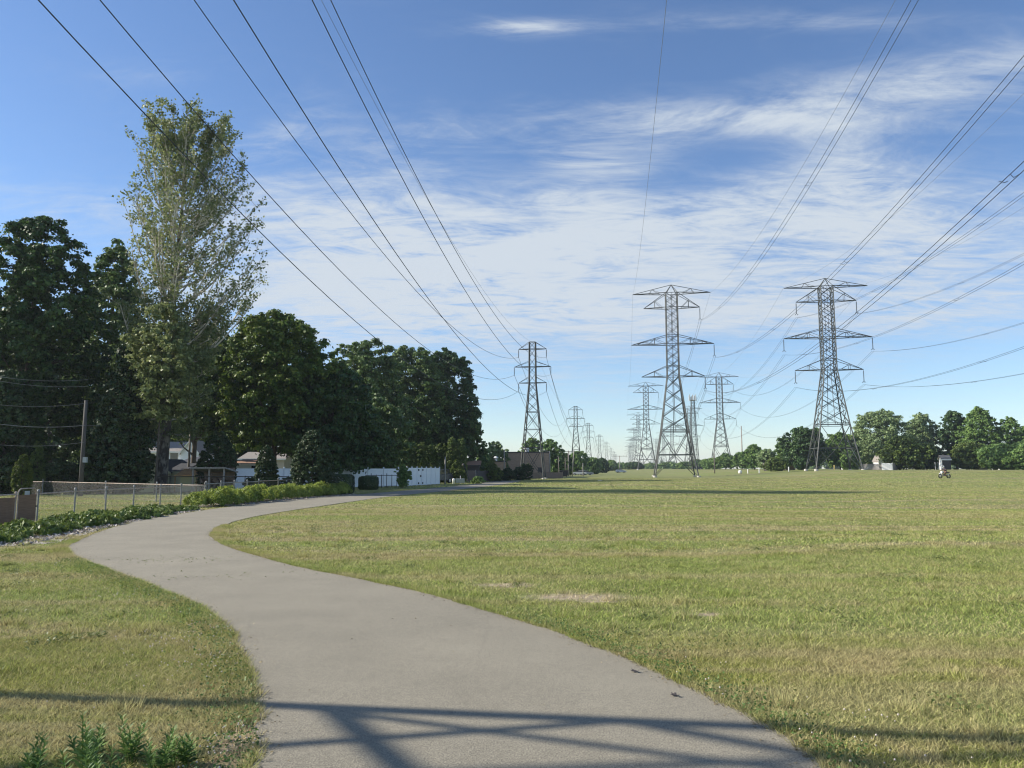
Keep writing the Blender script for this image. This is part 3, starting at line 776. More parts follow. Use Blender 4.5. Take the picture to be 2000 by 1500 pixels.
GL = 'tall shade trees along the left side of the path'
TR('deciduous_tree', -90, 196, 396, 60, .10, prof_tall, 330, 230, .24, 'lf_dark', 'huge dark leafy tree with a double top at the left edge', 1, group=GL, lump=.26, crad=.17)
TR('deciduous_tree', -20, 105, 470, 66, .2, prof_tall, 150, 200, .25, 'lf_dark', 'dark tree behind the huge tree at the left edge', 2, group=GL)
TR('deciduous_tree', 118, 306, 456, 74, .12, prof_tall, 240, 210, .25, 'lf_oak', 'slender mid green tree directly left of the sparse tall tree', 3, group=GL, lump=.22, crad=.2)
TR('deciduous_tree', 300, 470, 622, 84, .29, prof_dome, 210, 210, .28, 'lf_oak', 'dark green tree right behind the trunk of the sparse tall tree', 4, group=GL, crad=.2)
TR('deciduous_tree', 395, 480, 640, 78, .36, prof_dome, 120, 200, .27, 'lf_dark', 'small dark tree wedged left of the big domed maple', 5, group=GL)
TR('maple_tree', 418, 662, 602, 72, .19, prof_dome, 330, 260, .235, 'lf_maple', 'big domed maple with yellow green top above the metal sheds', 6, group=GL, lump=.11, crad=.17, limbs=22, up=.5, ry=7.0)
TR('maple_tree', 560, 742, 712, 72, .12, prof_dome, 200, 220, .25, 'lf_dark', 'lower dark maple with its bare trunk in front of the white fence', 7, group=GL, r0=.42)
TR('oak_tree', 628, 800, 655, 108, .12, prof_dome, 230, 220, .30, 'lf_oak', 'rounded oak just right of the big domed maple', 8, group=GL, crad=.18)
TR('oak_tree', 722, 880, 666, 119, .10, prof_dome, 240, 230, .31, 'lf_oak', 'broad oak in the middle of the dark grove', 9, group=GL, crad=.17)
TR('oak_tree', 800, 948, 672, 124, .03, prof_dome, 290, 230, .31, 'lf_dark', 'rightmost broad oak of the dark grove with a ragged right side', 10, group=GL, crad=.16, lump=.12)
TR('deciduous_tree', 650, 800, 770, 88, .05, prof_dome, 150, 200, .28, 'lf_oak', 'low leafy tree with tall bare limbs behind the white fence', 11, group=GL, lump=.25)
TR('deciduous_tree', 884, 954, 815, 122, .02, prof_dome, 110, 200, .30, 'lf_oak', 'small tree filling the foot of the grove at its right end', 12, group=GL)
TR('spruce_tree', 172, 312, 650, 56, .05, prof_cone, 230, 220, .20, 'lf_conifer', 'dark drooping conifer left of the sparse tree trunk', 13, group=GL, lump=.12, crad=.22)
TR('spruce_tree', -60, 90, 700, 54, .03, prof_cone, 200, 200, .20, 'lf_conifer', 'dark conifer low at the left edge of the yard', 14, group=GL)
# undergrowth in the deep shade behind the yard
GH = 'dark shrubs in the shade behind the left lawn'
for i, (a, b_, yt, d) in enumerate([(-80, 40, 880, 54), (20, 110, 870, 57), (90, 170, 895, 55), (150, 240, 880, 58), (215, 285, 905, 59)]):
    TR('shrub', a, b_, yt, d, .02, prof_dome, 90, 200, .16, 'lf_conifer', ['dark shrub at the left edge behind the lawn fence', 'dark shrub under the golden conifer behind the lawn', 'low dark shrub left of the grey utility pole', 'dark shrub right of the grey utility pole', 'low dark shrub at the left corner of the olive garage'][i], 20 + i, group=GH, cat='shrub', limbs=4, r0=.06)
# background mass far behind the yards so that no sky shows under the crowns
GB = 'trees far behind the left houses'
for i, (a, b_, yt, d) in enumerate([(-150, 40, 560, 120), (20, 190, 600, 126), (160, 330, 640, 132), (300, 420, 700, 140), (400, 560, 690, 138), (540, 690, 720, 142), (660, 800, 740, 146), (780, 900, 770, 150)]):
    TR('deciduous_tree', a, b_, yt, d, .06, prof_dome, 200, 170, .42, 'lf_dark', ['background tree far behind the left edge shrubs', 'background tree behind the grey utility pole', 'background tree far behind the olive garage', 'background tree behind the white house roof', 'background tree behind the domed maple', 'background tree behind the egg shaped arborvitae', 'background tree behind the white vinyl fence', 'background tree behind the row of narrow arborvitae'][i], 60 + i, group=GB, limbs=5)

# clipped evergreens
GA = 'clipped evergreens along the yards'


def ever(name, px0, px1, ytop, d, prof, label, seed, lm='lf_conifer', ncl=150, nl=170, ls=.11, group=GA, z0=.0, **k):
    x, R, h = T(px0, px1, ytop, d)
    return tree(name, x, d, seed, R * .95, max(.0, h * z0), h * .985, prof, ncl, nl, ls, lm, label, group, cat='evergreen', limbs=0, crad=k.pop('crad', .16), lump=k.pop('lump', .035), inner=.12, shell=.8, **k)


ever('arborvitae', 574, 656, 837, 51, prof_egg, 'largest egg shaped evergreen beside the white fence', 31, ncl=300, nl=190)
ever('arborvitae', 504, 548, 868, 52, prof_egg, 'small pear shaped evergreen in front of the white fence', 32, ncl=200)
ever('arborvitae', 394, 468, 838, 60, prof_egg, 'wide dark evergreen behind the open wood shed', 33, ncl=240)
ever('arborvitae', 38, 74, 884, 50, prof_egg, 'golden green conical evergreen at the left edge', 34, lm='lf_gold', ncl=130, ls=.10)
ever('arborvitae', 68, 98, 856, 53, prof_egg, 'taller golden green evergreen right of the small golden one', 35, lm='lf_arbor', ncl=130)
for i, (xc, yt, w) in enumerate([(797, 857, 11), (811, 864, 11), (824, 861, 13), (838, 866, 13), (849, 868, 9), (859, 864, 11), (870, 862, 9), (884, 850, 14), (901, 854, 13)]):
    ever('arborvitae', xc - w, xc + w, yt, 101, prof_col, 'narrow arborvitae in the hedge row behind the white fence', 40 + i, lm='lf_bright', ncl=110, nl=110, ls=.15, group='narrow arborvitae row behind the white fence', crad=.35)

# clipped block hedge, small shrubs
def hedge(name, x0, x1, y0, y1, h, n, s, lm, label, seed, group=None):
    r = np.random.default_rng(seed); e = empty(name, ((x0 + x1) / 2, (y0 + y1) / 2, tz((x0 + x1) / 2, (y0 + y1) / 2)), label=label, cat='shrub', group=group)
    w, d_ = (x1 - x0) / 2, (y1 - y0) / 2; u_ = r.uniform(-1, 1, (n, 3)); ax = r.integers(0, 3, n); sg = np.where(r.uniform(0, 1, n) < .5, -1, 1)
    u_[np.arange(n), ax] = sg; u_ *= r.uniform(.86, 1.03, n)[:, None]
    L_ = np.sum(np.abs(u_) ** 6, 1) ** (1 / 6); u_ = u_ / L_[:, None] * r.uniform(.9, 1.04, n)[:, None]
    nr = u_ + r.normal(0, .6, (n, 3)); nr /= np.linalg.norm(nr, axis=1)[:, None]
    P = np.stack([u_[:, 0] * w, u_[:, 1] * d_, (u_[:, 2] + 1) * h / 2], 1)
    quadmesh('foliage', quads(P, nr, s * r.uniform(.6, 1.3, n), r, 1.4), M[lm], e)
    MB().tube([(0, 0, -.1), (0, 0, h * .8)], .05, 6).build('stem', M['bark'], e); return e


hx, hy = G(716, 957); hedge('clipped_hedge', hx - .75, hx + .75, hy, hy + 1.6, 1.12, 9000, .07, 'lf_conifer', 'low square clipped hedge right of the tree trunk', 71)
hx, hy = G(655, 966); hedge('clipped_hedge', hx - 1.0, hx + .9, hy, hy + 2.2, 1.35, 9000, .07, 'lf_conifer', 'low rounded hedge at the foot of the largest evergreen', 72)
for i, (a, b_, yt, yb) in enumerate([(478, 520, 930, 962), (545, 592, 931, 960)]):
    p = G((a + b_) / 2, yb); TR('shrub', a, b_, yt, p[1], .02, prof_dome, 60, 120, .09, 'lf_conifer', ['dark rounded shrub left of the pear shaped evergreen', 'dark rounded shrub right of the pear shaped evergreen'][i], 80 + i, group='dark rounded shrubs by the white fence', cat='shrub', limbs=3, r0=.04)
TR('shrub', 775, 806, 906, 73, .02, prof_tall, 70, 110, .14, 'lf_mid', 'ragged young tree in front of the white fence', 85, cat='shrub', lump=.3, limbs=10, r0=.05)
for i, (a, b_, yt, d) in enumerate([(762, 776, 902, 84), (820, 830, 903, 96), (840, 850, 902, 95)]):
    TR('shrub', a, b_, yt, d, .25, prof_round, 26, 60, .16, 'lf_gold', 'yellow green sapling peeping over the white fence', 90 + i, group='yellow green saplings over the white fence', cat='shrub', limbs=6, r0=.04)

# the sparse tall sycamore
def sycamore():
    d = 62.; x = LX(326, d); e = empty('sycamore_tree', (x, d, tz(x, d)), label='tallest tree, sparse open crown with pale branches and mottled trunk', cat='tree', group=GL)
    r = random.Random(4); rn = np.random.default_rng(4); gz = tz(x, d)
    def P(px, py, dy=0): return Vector((LX(px, d) - x, dy, HZ(py, d) - gz))
    tr = MB(); pts = [P(324, 975), P(325, 950), P(326, 900), P(328, 840), P(333, 760), P(336, 680), P(330, 600), P(334, 500), P(338, 420), P(343, 330), P(346, 240)]
    pts[0].z = -.3
    rad = [.62, .46, .41, .38, .33, .27, .23, .17, .12, .07, .025]
    tr.tube(pts, rad, 12)
    tk = tr.build('trunk', M['bark_syc'], e, smooth=True)
    br = MB(); leafP = []
    def env(z):     # left and right reach of the crown at a height
        ys = [200, 240, 300, 400, 500, 560, 600, 640, 700, 780, 850]
        zs = [HZ(q, d) - gz for q in ys]; le = [322, 268, 246, 240, 234, 228, 236, 236, 240, 236, 262]; ri = [388, 436, 460, 490, 505, 515, 505, 470, 425, 405, 385]
        zz_ = zs[::-1]; return np.interp(z, zz_, [LX(q, d) - x for q in le[::-1]]), np.interp(z, zz_, [LX(q, d) - x for q in ri[::-1]])
    def trunk_at(z):
        for a, b_ in zip(pts, pts[1:]):
            if a.z <= z <= b_.z: return a.lerp(b_, (z - a.z) / (b_.z - a.z))
        return pts[-1]
    ztop = HZ(222, d) - gz
    def twig(p, dirv, L, rad_, lvl):
        n = 4; q = [p]; dd = dirv.normalized()
        for i in range(n):
            dd = (dd + Vector((r.gauss(0, .10), r.gauss(0, .10), .07 + r.gauss(0, .06)))).normalized(); q.append(q[-1] + dd * L / n)
        br.tube(q, [rad_ * (1 - .75 * i / n) for i in range(n + 1)], 4 if lvl else 5, cap=False)
        return q
    limbs = []
    NL = 132
    for i in range(NL):
        lowf = i < 22; a = i * 2.399 + r.uniform(-.4, .4)
        if lowf:
            z0 = 5.0 + 6.5 * i / 20; zt = z0 + r.uniform(-.8, 1.6); le, ri = env(zt); rr_ = (ri - le) / 2 * r.uniform(.55, .95)
        else:
            q_ = (i - 20) / (NL - 21); zt = 13.5 + (ztop - 13.7) * q_ ** .82; le, ri = env(zt); rr_ = (ri - le) / 2 * (r.uniform(.84, .99) if i % 5 < 3 else r.uniform(.25, .75))
            z0 = max(8.5, min(zt - rr_ * r.uniform(.85, 1.35) - .6, ztop - 2.2))
        s0 = trunk_at(z0); cx_ = (le + ri) / 2; hw = (ri - le) / 2
        tip = Vector((cx_ + math.cos(a) * rr_, math.sin(a) * rr_ * .9, zt))
        m1 = s0.lerp(tip, .35) + Vector((math.cos(a) * .5, math.sin(a) * .5, -.07 * (tip - s0).length)); m2 = s0.lerp(tip, .7) + Vector((math.cos(a) * .45, math.sin(a) * .45, -.04 * (tip - s0).length))
        w0 = (.085 if not lowf else .05) * (1 - .45 * i / NL) + .012
        q = [s0, m1, m2, tip]; q = [Vector(v) for v in catmull([tuple(v) for v in q], 3)]
        br.tube(q, [w0 * (1 - .85 * k / (len(q) - 1)) + .008 for k in range(len(q))], 5, cap=False); limbs.append((q, lowf, z0))
    for q, lowf, z0 in limbs:
        n2 = 11 if not lowf else 9
        for j in range(n2):
            f_ = .28 + .72 * j / (n2 - 1); p = q[min(int(f_ * (len(q) - 1)), len(q) - 1)]
            ax = (q[-1] - q[0]).normalized(); dv = (ax * .6 + Vector((r.gauss(0, .6), r.gauss(0, .6), r.uniform(.1, .75))))
            L = r.uniform(.7, 1.6) * (1 if z0 < 24 else .8); tq = twig(p, dv, L, .022, 1)
            tips = [tq[-1], tq[-2], tq[-3]]
            for k in range(3):
                bq = twig(tq[2 + (k % 2)], dv + Vector((r.gauss(0, .7), r.gauss(0, .7), r.uniform(-.1, .6))), L * .5, .011, 2); tips.append(bq[-1]); tips.append(bq[-2])
            dens = .78
            if lowf: dens = 2.4
            elif p.z > 27.2: dens = 1.5
            elif p.z < 15: dens = 1.5
            else: dens = .85
            for tpt in tips:
                if r.random() < .80:
                    for k in range(int(r.uniform(2, 7) * dens)):
                        leafP.append((tpt.x + r.gauss(0, .17), tpt.y + r.gauss(0, .17), tpt.z + r.gauss(0, .15)))
    br.build('branches', M['bark_pale'], e, smooth=True)
    L_ = np.array(leafP); nr = rn.normal(0, 1, (len(L_), 3)); nr[:, 2] += .5; nr /= np.linalg.norm(nr, axis=1)[:, None]
    quadmesh('crown', quads(L_, nr, rn.uniform(.11, .21, len(L_)), rn, 1.25), M['lf_syc'], e)
    print('sycamore leaves', len(L_))


sycamore()
# second fuller foliage at the sycamore's foot
TR('deciduous_tree', 232, 396, 575, 56, .36, prof_tall, 230, 90, .20, 'lf_syc', 'loose yellow green tree behind the lower trunk of the sparse tree', 15, group=GL, lump=.3, crad=.16, inner=.4, r0=.09, limbs=5)

# right side trees
GR_ = 'trees along the right side of the field'
RT = [('deciduous_tree', 1376, 1412, 893, 330, 'lf_mid', 'small far tree left of the pylon of the right row'), ('deciduous_tree', 1392, 1432, 884, 300, 'lf_mid', 'far round tree at the foot of the second right pylon'),
      ('deciduous_tree', 1424, 1462, 882, 280, 'lf_mid', 'far round tree behind the thin tall pole'), ('deciduous_tree', 1446, 1490, 866, 240, 'lf_mid', 'tall round tree right of the thin pole'),
      ('deciduous_tree', 1470, 1515, 876, 225, 'lf_silver', 'pale round tree next to the tall round one'), ('deciduous_tree', 1506, 1552, 852, 205, 'lf_mid', 'dark tree at the left flank of the big spreading tree'),
      ('deciduous_tree', 1524, 1604, 832, 195, 'lf_dark', 'big dark spreading tree left of the nearest right pylon'), ('deciduous_tree', 1572, 1608, 831, 215, 'lf_mid', 'narrow tall tree touching the left leg of the right pylon'),
      ('deciduous_tree', 1600, 1668, 842, 200, 'lf_mid', 'mid green tree seen between the legs of the right pylon'), ('deciduous_tree', 1648, 1700, 828, 210, 'lf_silver', 'pale tree behind the right legs of the right pylon'),
      ('poplar_tree', 1664, 1768, 797, 205, 'lf_silver', 'tall grey green poplar right of the right pylon'), ('deciduous_tree', 1758, 1832, 802, 212, 'lf_silver', 'tall grey green tree behind the bright green shrub'),
      ('deciduous_tree', 1826, 1892, 800, 206, 'lf_dark', 'dark tree above the small brown roofed house'), ('deciduous_tree', 1868, 1948, 790, 196, 'lf_mid', 'tallest round topped tree on the right side'),
      ('deciduous_tree', 1934, 1994, 811, 192, 'lf_mid', 'yellowish green tree right of the tallest one'), ('deciduous_tree', 1975, 2060, 815, 198, 'lf_dark', 'dark tree cut by the right edge of the view'),
      ('deciduous_tree', 1486, 1530, 893, 190, 'lf_bright', 'small light green tree in front of the big spreading tree'), ('shrub', 1716, 1806, 850, 178, 'lf_bright', 'big bright green shrub behind the white board fence'),
      ('shrub', 1778, 1822, 868, 180, 'lf_dark', 'dark shrub right of the bright green one'), ('shrub', 1850, 1915, 862, 178, 'lf_bright', 'bright green shrub right of the brown roofed house'),
      ('shrub', 1905, 1985, 866, 172, 'lf_mid', 'broad shrub with a white shed showing at its foot'), ('shrub', 1955, 2050, 860, 168, 'lf_mid', 'broad shrub at the right edge of the view'),
      ('shrub', 1632, 1672, 880, 188, 'lf_mid', 'low shrub behind the middle of the right pylon'), ('deciduous_tree', 1545, 1575, 890, 186, 'lf_dark', 'low dark tree right of the light green small one')]
pf = [prof_dome, prof_tall, prof_round]
for i, (nm, a, b_, yt, d, lm, lab) in enumerate(RT):
    TR(nm, a, b_, yt, d, .04 if nm == 'shrub' else .10, pf[0] if nm == 'shrub' else pf[i % 2], 190 if b_ - a > 60 else 110, 105, .40 if d < 220 else .5, lm, lab, 200 + i, group=GR_, cat='shrub' if nm == 'shrub' else 'tree', lump=.22, crad=.21, limbs=8)
x, R, h = T(1811, 1830, 872, 182); tree('arborvitae', x, 182., 240, R, 0, h, prof_col, 90, 90, .25, 'lf_conifer', 'dark columnar evergreen left of the brown roofed house', GR_, 'evergreen', limbs=0, crad=.35)

# middle distance trees, left of the vanishing point
GM = 'trees beyond the brick building'
MT = [(928, 962, 878, 138, 'lf_mid', 'small tree at the left of the brick building'), (938, 992, 860, 146, 'lf_silver', 'pale round tree left of the brick building'), (985, 1022, 882, 175, 'lf_bright', 'light green tree peeping over the brick building roof'),
      (1010, 1062, 853, 185, 'lf_mid', 'big tree behind the left half of the brick building'), (1045, 1103, 856, 195, 'lf_mid', 'big tree behind the right corner of the brick building'), (1092, 1118, 884, 210, 'lf_dark', 'small dark tree behind the utility poles'),
      (1108, 1148, 879, 240, 'lf_mid', 'round tree at the foot of the second left pylon'), (1140, 1172, 893, 280, 'lf_mid', 'round tree left of the far white car'), (1160, 1188, 894, 330, 'lf_dark', 'far round tree beyond the parked silver car'),
      (1178, 1206, 899, 420, 'lf_mid', 'far tree left of the crossarm pole'), (1200, 1226, 905, 520, 'lf_mid', 'far low tree at the vanishing point'), (1217, 1256, 903, 430, 'lf_dark', 'dark round tree below the left pylon row end'),
      (1250, 1290, 906, 560, 'lf_mid', 'far hazy tree between the left legs of the middle pylon'), (1282, 1325, 904, 520, 'lf_mid', 'far hazy tree in the middle of the middle pylon'), (1318, 1352, 902, 440, 'lf_mid', 'far tree at the right leg of the middle pylon'),
      (1340, 1376, 898, 380, 'lf_mid', 'far tree right of the middle pylon'), (1362, 1394, 896, 350, 'lf_mid', 'far tree halfway between the two big pylons')]
for i, (a, b_, yt, d, lm, lab) in enumerate(MT):
    TR('deciduous_tree', a, b_, yt, d, .05, pf[0], 110, 90, .0021 * d + .06, lm, lab, 300 + i, group=GM, lump=.18, crad=.22, limbs=5)

# shrubs in front of the brick building
GS = 'dark shrubs in front of the brick building'
for i, (a, b_, yt, yb) in enumerate([(950, 985, 914, 940), (975, 1008, 913, 939), (1000, 1028, 911, 938), (1012, 1042, 903, 937)]):
    d = G(1000, yb)[1]; TR('shrub', a, b_, yt, d, .0, prof_dome, 70, 110, .17, 'lf_conifer', ['leftmost dark shrub before the brick wall', 'second dark shrub before the brick wall', 'third dark shrub before the brick wall', 'tallest dark shrub inside the left pylon foot'][i], 340 + i, group=GS, cat='shrub', limbs=4, r0=.05)
TR('shrub', 880, 906, 896, 98, .05, prof_tall, 60, 90, .18, 'lf_bright', 'light green leafy shrub beside the utility cabinets', 346, cat='shrub', lump=.3)
TR('shrub', 946, 978, 896, 110, .05, prof_tall, 60, 90, .19, 'lf_bright', 'light green leafy shrub right of the brown roofed hut', 347, cat='shrub', lump=.3)
TR('shrub', 920, 948, 930, 92, .0, prof_dome, 50, 80, .14, 'lf_mid', 'low scrub at the foot of the leaning pole', 348, cat='shrub')

# distant wood closing the horizon
r = np.random.default_rng(9); DV = []
for x0, x1, y0, hh in [(-900, 60, 1100, 15), (60, 330, 1500, 15), (200, 700, 640, 12), (330, 900, 420, 13), (-500, -60, 320, 14)]:
    n = int((x1 - x0) / 7)
    for i in range(n):
        cx = x0 + (x1 - x0) * (i + r.uniform(-.4, .4)) / n; cy = y0 + r.uniform(-20, 20); h = hh * r.uniform(.6, 1.1); R = r.uniform(4, 8)
        V, C, cr = crown_verts(int(r.integers(1e6)), R, .2, h, prof_dome, 36, 26, 1.3, crad=.3); DV.append(V + np.array([cx, cy, tz(cx, cy)], np.float32))
o = quadmesh('distant_wood', np.vstack(DV), M['lf_mid']); prop(o, kind='stuff')

# ------------------------------------------------------------------ pylons
def lerp3(a, b, t): return tuple(a[i] + (b[i] - a[i]) * t for i in range(3))


def ring(h, w): return [(-w, -w, h), (w, -w, h), (w, w, h), (-w, w, h)]


def big_pylon(label, sides):
    """lattice pylon 45.6 m tall; the line runs along local y"""
    e = empty('lattice_pylon', label=label, cat='pylon')
    wid = lambda h: float(np.interp(h, [0, 5.1, 10.4, 23.5, 43.5], [4.85, 3.95, 3.1, 1.38, 1.33]))
    b_ = MB(); LEG = .20; BR = .115
    levels = [0, 5.1, 10.4]; h = 10.4
    for q in (3.9, 3.6, 3.2, 2.4): pass
    low = [10.4, 14.0, 17.4, 20.5, 23.5]; high = [23.5 + (43.5 - 23.5) * i / 10 for i in range(11)]
    for k in range(4):
        for a, c in zip([0, 10.4, 23.5], [10.4, 23.5, 43.5]):
            b_.bar(ring(a, wid(a))[k], ring(c, wid(c))[k], LEG if a < 20 else LEG * .85)
    for k in range(4):
        k2 = (k + 1) % 4
        def pt(h, kk): return ring(h, wid(h))[kk]
        mid = lambda h: lerp3(pt(h, k), pt(h, k2), .5)
        for a, c in zip(low, low[1:]):      # double X panels
            for off in (0, .38):
                b_.bar(lerp3(pt(a, k), (pt(a, k)[0], pt(a, k)[1], a + 1), off), pt(c, k2), BR * .8)
            b_.bar(pt(a, k2), pt(c, k), BR)
        b_.bar(mid(10.4), mid(23.5), BR * .8)
        for a, c in zip(high, high[1:]):
            b_.bar(pt(a, k), pt(c, k2), BR); b_.bar(pt(a, k2), pt(c, k), BR)
        b_.bar(mid(23.5), mid(43.5), BR * .6)
        for hh in (10.4, 10.85, 23.5, 26.0, 31.2, 33.3, 40, 43.5): b_.bar(pt(hh, k), pt(hh, k2), BR)
        b_.bar(pt(5.1, k), pt(5.1, k2), BR * 1.5)
        m5 = mid(5.1)
        for kk in (k, k2):
            b_.bar(pt(10.4, kk), m5, BR * 1.15); b_.bar(m5, pt(.15, kk), BR)
            q = lerp3(pt(10.4, kk), m5, .5); b_.bar(q, pt(5.1, kk), BR * .8); q2 = lerp3(m5, pt(.15, kk), .5); b_.bar(q2, pt(5.1, kk), BR * .8); b_.bar(q2, pt(2.6, kk), BR * .7)
    for k in range(4): b_.bar(ring(43.5, 1.33)[k], (0, 0, 45.6), BR)
    b_.build('lattice_body', M['steel'], e)
    for h0, ht, tip, ins in ((43.5, 45.6, 9.1, 0), (40.0, 43.5, 6.55, 1), (31.2, 33.3, 9.6, 1), (23.5, 26.0, 7.35, 1)):
        for sx_ in (-1, 1):
            a = MB(); w = wid(h0); tp = (sx_ * tip, 0, h0)
            tops = [(0, 0, ht)] if h0 > 43 else [(sx_ * wid(ht), -wid(ht), ht), (sx_ * wid(ht), wid(ht), ht)]
            bots = [(sx_ * w, -w, h0), (sx_ * w, w, h0)]
            for q in bots: a.bar(q, tp, .15)
            for q in tops: a.bar(q, tp, .11)
            for q, bt in zip(tops * (2 if len(tops) == 1 else 1), bots):
                for f1 in ((.5,) if h0 != 31.2 else (.34, .67)):
                    ptop = lerp3(q, tp, f1); a.bar(ptop, lerp3(bt, tp, f1), .07); a.bar(ptop, lerp3(bt, tp, max(0, f1 - .34)), .07)
                    if h0 == 31.2: a.bar(ptop, lerp3(bt, tp, min(1, f1 + .18)), .07)
            a.bar(lerp3(bots[0], tp, .5), lerp3(bots[1], tp, .5), .07); a.bar(bots[0], lerp3(bots[1], tp, .5), .06)
            a.build('crossarm', M['steel'], e)
            if ins and sx_ in sides:
                s_ = MB(); s_.tube([(sx_ * tip, 0, h0 - .05), (sx_ * tip, 0, h0 - .35)], .03, 5)
                prof_ = []
                for j in range(15):
                    z_ = -.35 - j * .165; prof_ += [(.05, z_), (.15, z_ - .04), (.05, z_ - .09)]
                s_.lathe(prof_, (sx_ * tip, 0, h0), 8); io = s_.build('insulator', M['insul'], e)
                y_ = MB(); z_ = h0 - 2.85; y_.tube([(sx_ * tip - .28, 0, z_ - .12), (sx_ * tip, 0, z_ + .08), (sx_ * tip + .28, 0, z_ - .12)], .05, 5)
                for q in (-.25, .25): y_.tube([(sx_ * tip + q, -.45, z_ - .22), (sx_ * tip + q, 0, z_ - .12), (sx_ * tip + q, .45, z_ - .22)], .05, 5)
                y_.build('clamp', M['steel'], io)
    for k in range(4):
        p = ring(0, 4.85)[k]; MB().lathe([(.42, -.6), (.42, .22), (.38, .28)], (p[0], p[1], 0), 14).build('footing', M['concrete'], e)
    return e


def small_pylon(label, scale=1.0):
    e = empty('lattice_pylon', label=label, cat='pylon'); b_ = MB(); BR = .075
    wid = lambda h: float(np.interp(h, [0, 5.7, 9, 12.2, 17.6, 25.2], [2.15, 1.65, 1.38, 1.1, .62, .56]))
    def pt(h, k): return ring(h, wid(h))[k]
    for k in range(4):
        k2 = (k + 1) % 4
        for a, c in ((0, 17.6), (17.6, 25.2)): b_.bar(pt(a, k), pt(c, k), .14 if a == 0 else .15)
        lv = [5.7, 9, 12.2, 14.1, 15.9, 17.6, 19.2, 20.6, 22.2, 23.9, 25.2]
        for a, c in zip(lv, lv[1:]):
            b_.bar(pt(a, k), pt(c, k2), BR)
            if a < 17: b_.bar(pt(a, k2), pt(c, k), BR)
        for h in (5.7, 9, 12.2, 17.6, 20.6, 23.9, 25.2): b_.bar(pt(h, k), pt(h, k2), .09)
        m5 = lerp3(pt(2.9, k), pt(2.9, k2), .5)
        for kk in (k, k2): b_.bar(pt(5.7, kk), m5, BR * 1.2); b_.bar(m5, pt(.1, kk), BR * 1.2)
    b_.build('lattice_body', M['steel'], e)
    for h0, ht, tip in ((23.9, 25.2, 2.6), (20.6, 21.6, 3.4), (17.6, 18.7, 2.6)):
        for sx_ in (-1, 1):
            a = MB(); w = wid(h0); tp = (sx_ * tip, 0, h0)
            for sy in (-1, 1): a.bar((sx_ * w, sy * w, h0), tp, .12); a.bar((sx_ * w, sy * w, ht), tp, .06)
            a.build('crossarm', M['steel'], e)
            s_ = MB(); prof_ = []
            for j in range(8): z_ = -.15 - j * .16; prof_ += [(.04, z_), (.12, z_ - .04), (.04, z_ - .09)]
            s_.lathe(prof_, (sx_ * tip, 0, h0), 8); io = s_.build('insulator', M['insul'], e)
            MB().tube([(sx_ * tip, -.25, h0 - 1.5), (sx_ * tip, 0, h0 - 1.42), (sx_ * tip, .25, h0 - 1.5)], .05, 5).build('clamp', M['steel'], io)
    for k in range(4):
        p = ring(0, 2.15)[k]; MB().lathe([(.3, -.5), (.3, .15), (.26, .2)], (p[0], p[1], 0), 12).build('footing', M['concrete'], e)
    return e


TW = -math.atan(.1455)
Bpos = [(38.05, 180), (70, 400), (102, 620), (134, 840), (165, 1060), (196, 1280), (228, 1500)]
Cpos = [(71.6, 172), (98.2, 362), (128.5, 556), (155, 745), (183, 930), (210, 1120), (238, 1310)]
Apos = [(3.8, 141), (23.9, 288), (39.6, 399), (63.9, 562), (88, 717), (119, 924), (147, 1110), (175, 1300)]
ords = ['', 'second', 'third', 'fourth', 'fifth', 'sixth', 'seventh', 'eighth']
pB = big_pylon('nearest pylon of the middle row, wide arms with strings only on its right', (1,))
pC = big_pylon('nearest pylon of the right hand row, strings on both sides, trees behind its legs', (-1, 1))
pA = small_pylon('nearest slim pylon of the left row, in front of the brick building')
for proto, pos, gname, row in ((pB, Bpos, 'big pylons of the middle row', 'middle'), (pC, Cpos, 'big pylons of the right hand row', 'right hand'), (pA, Apos, 'slim pylons of the left row', 'left')):
    for i, (x, y) in enumerate(pos):
        e = proto if i == 0 else copy_tree(proto)
        e.location = (x, y, tz(x, y)); e.rotation_euler = (0, 0, TW); e['group'] = gname
        if proto is pC and i == 0: e.scale = (1, 1, .957)
        elif proto is pC: e.scale = (1, 1, 1)
        if i: e['label'] = '%s pylon from the camera in the %s row, %s' % (ords[i], row, 'hazy and far off' if i > 2 else 'standing clear against the sky')

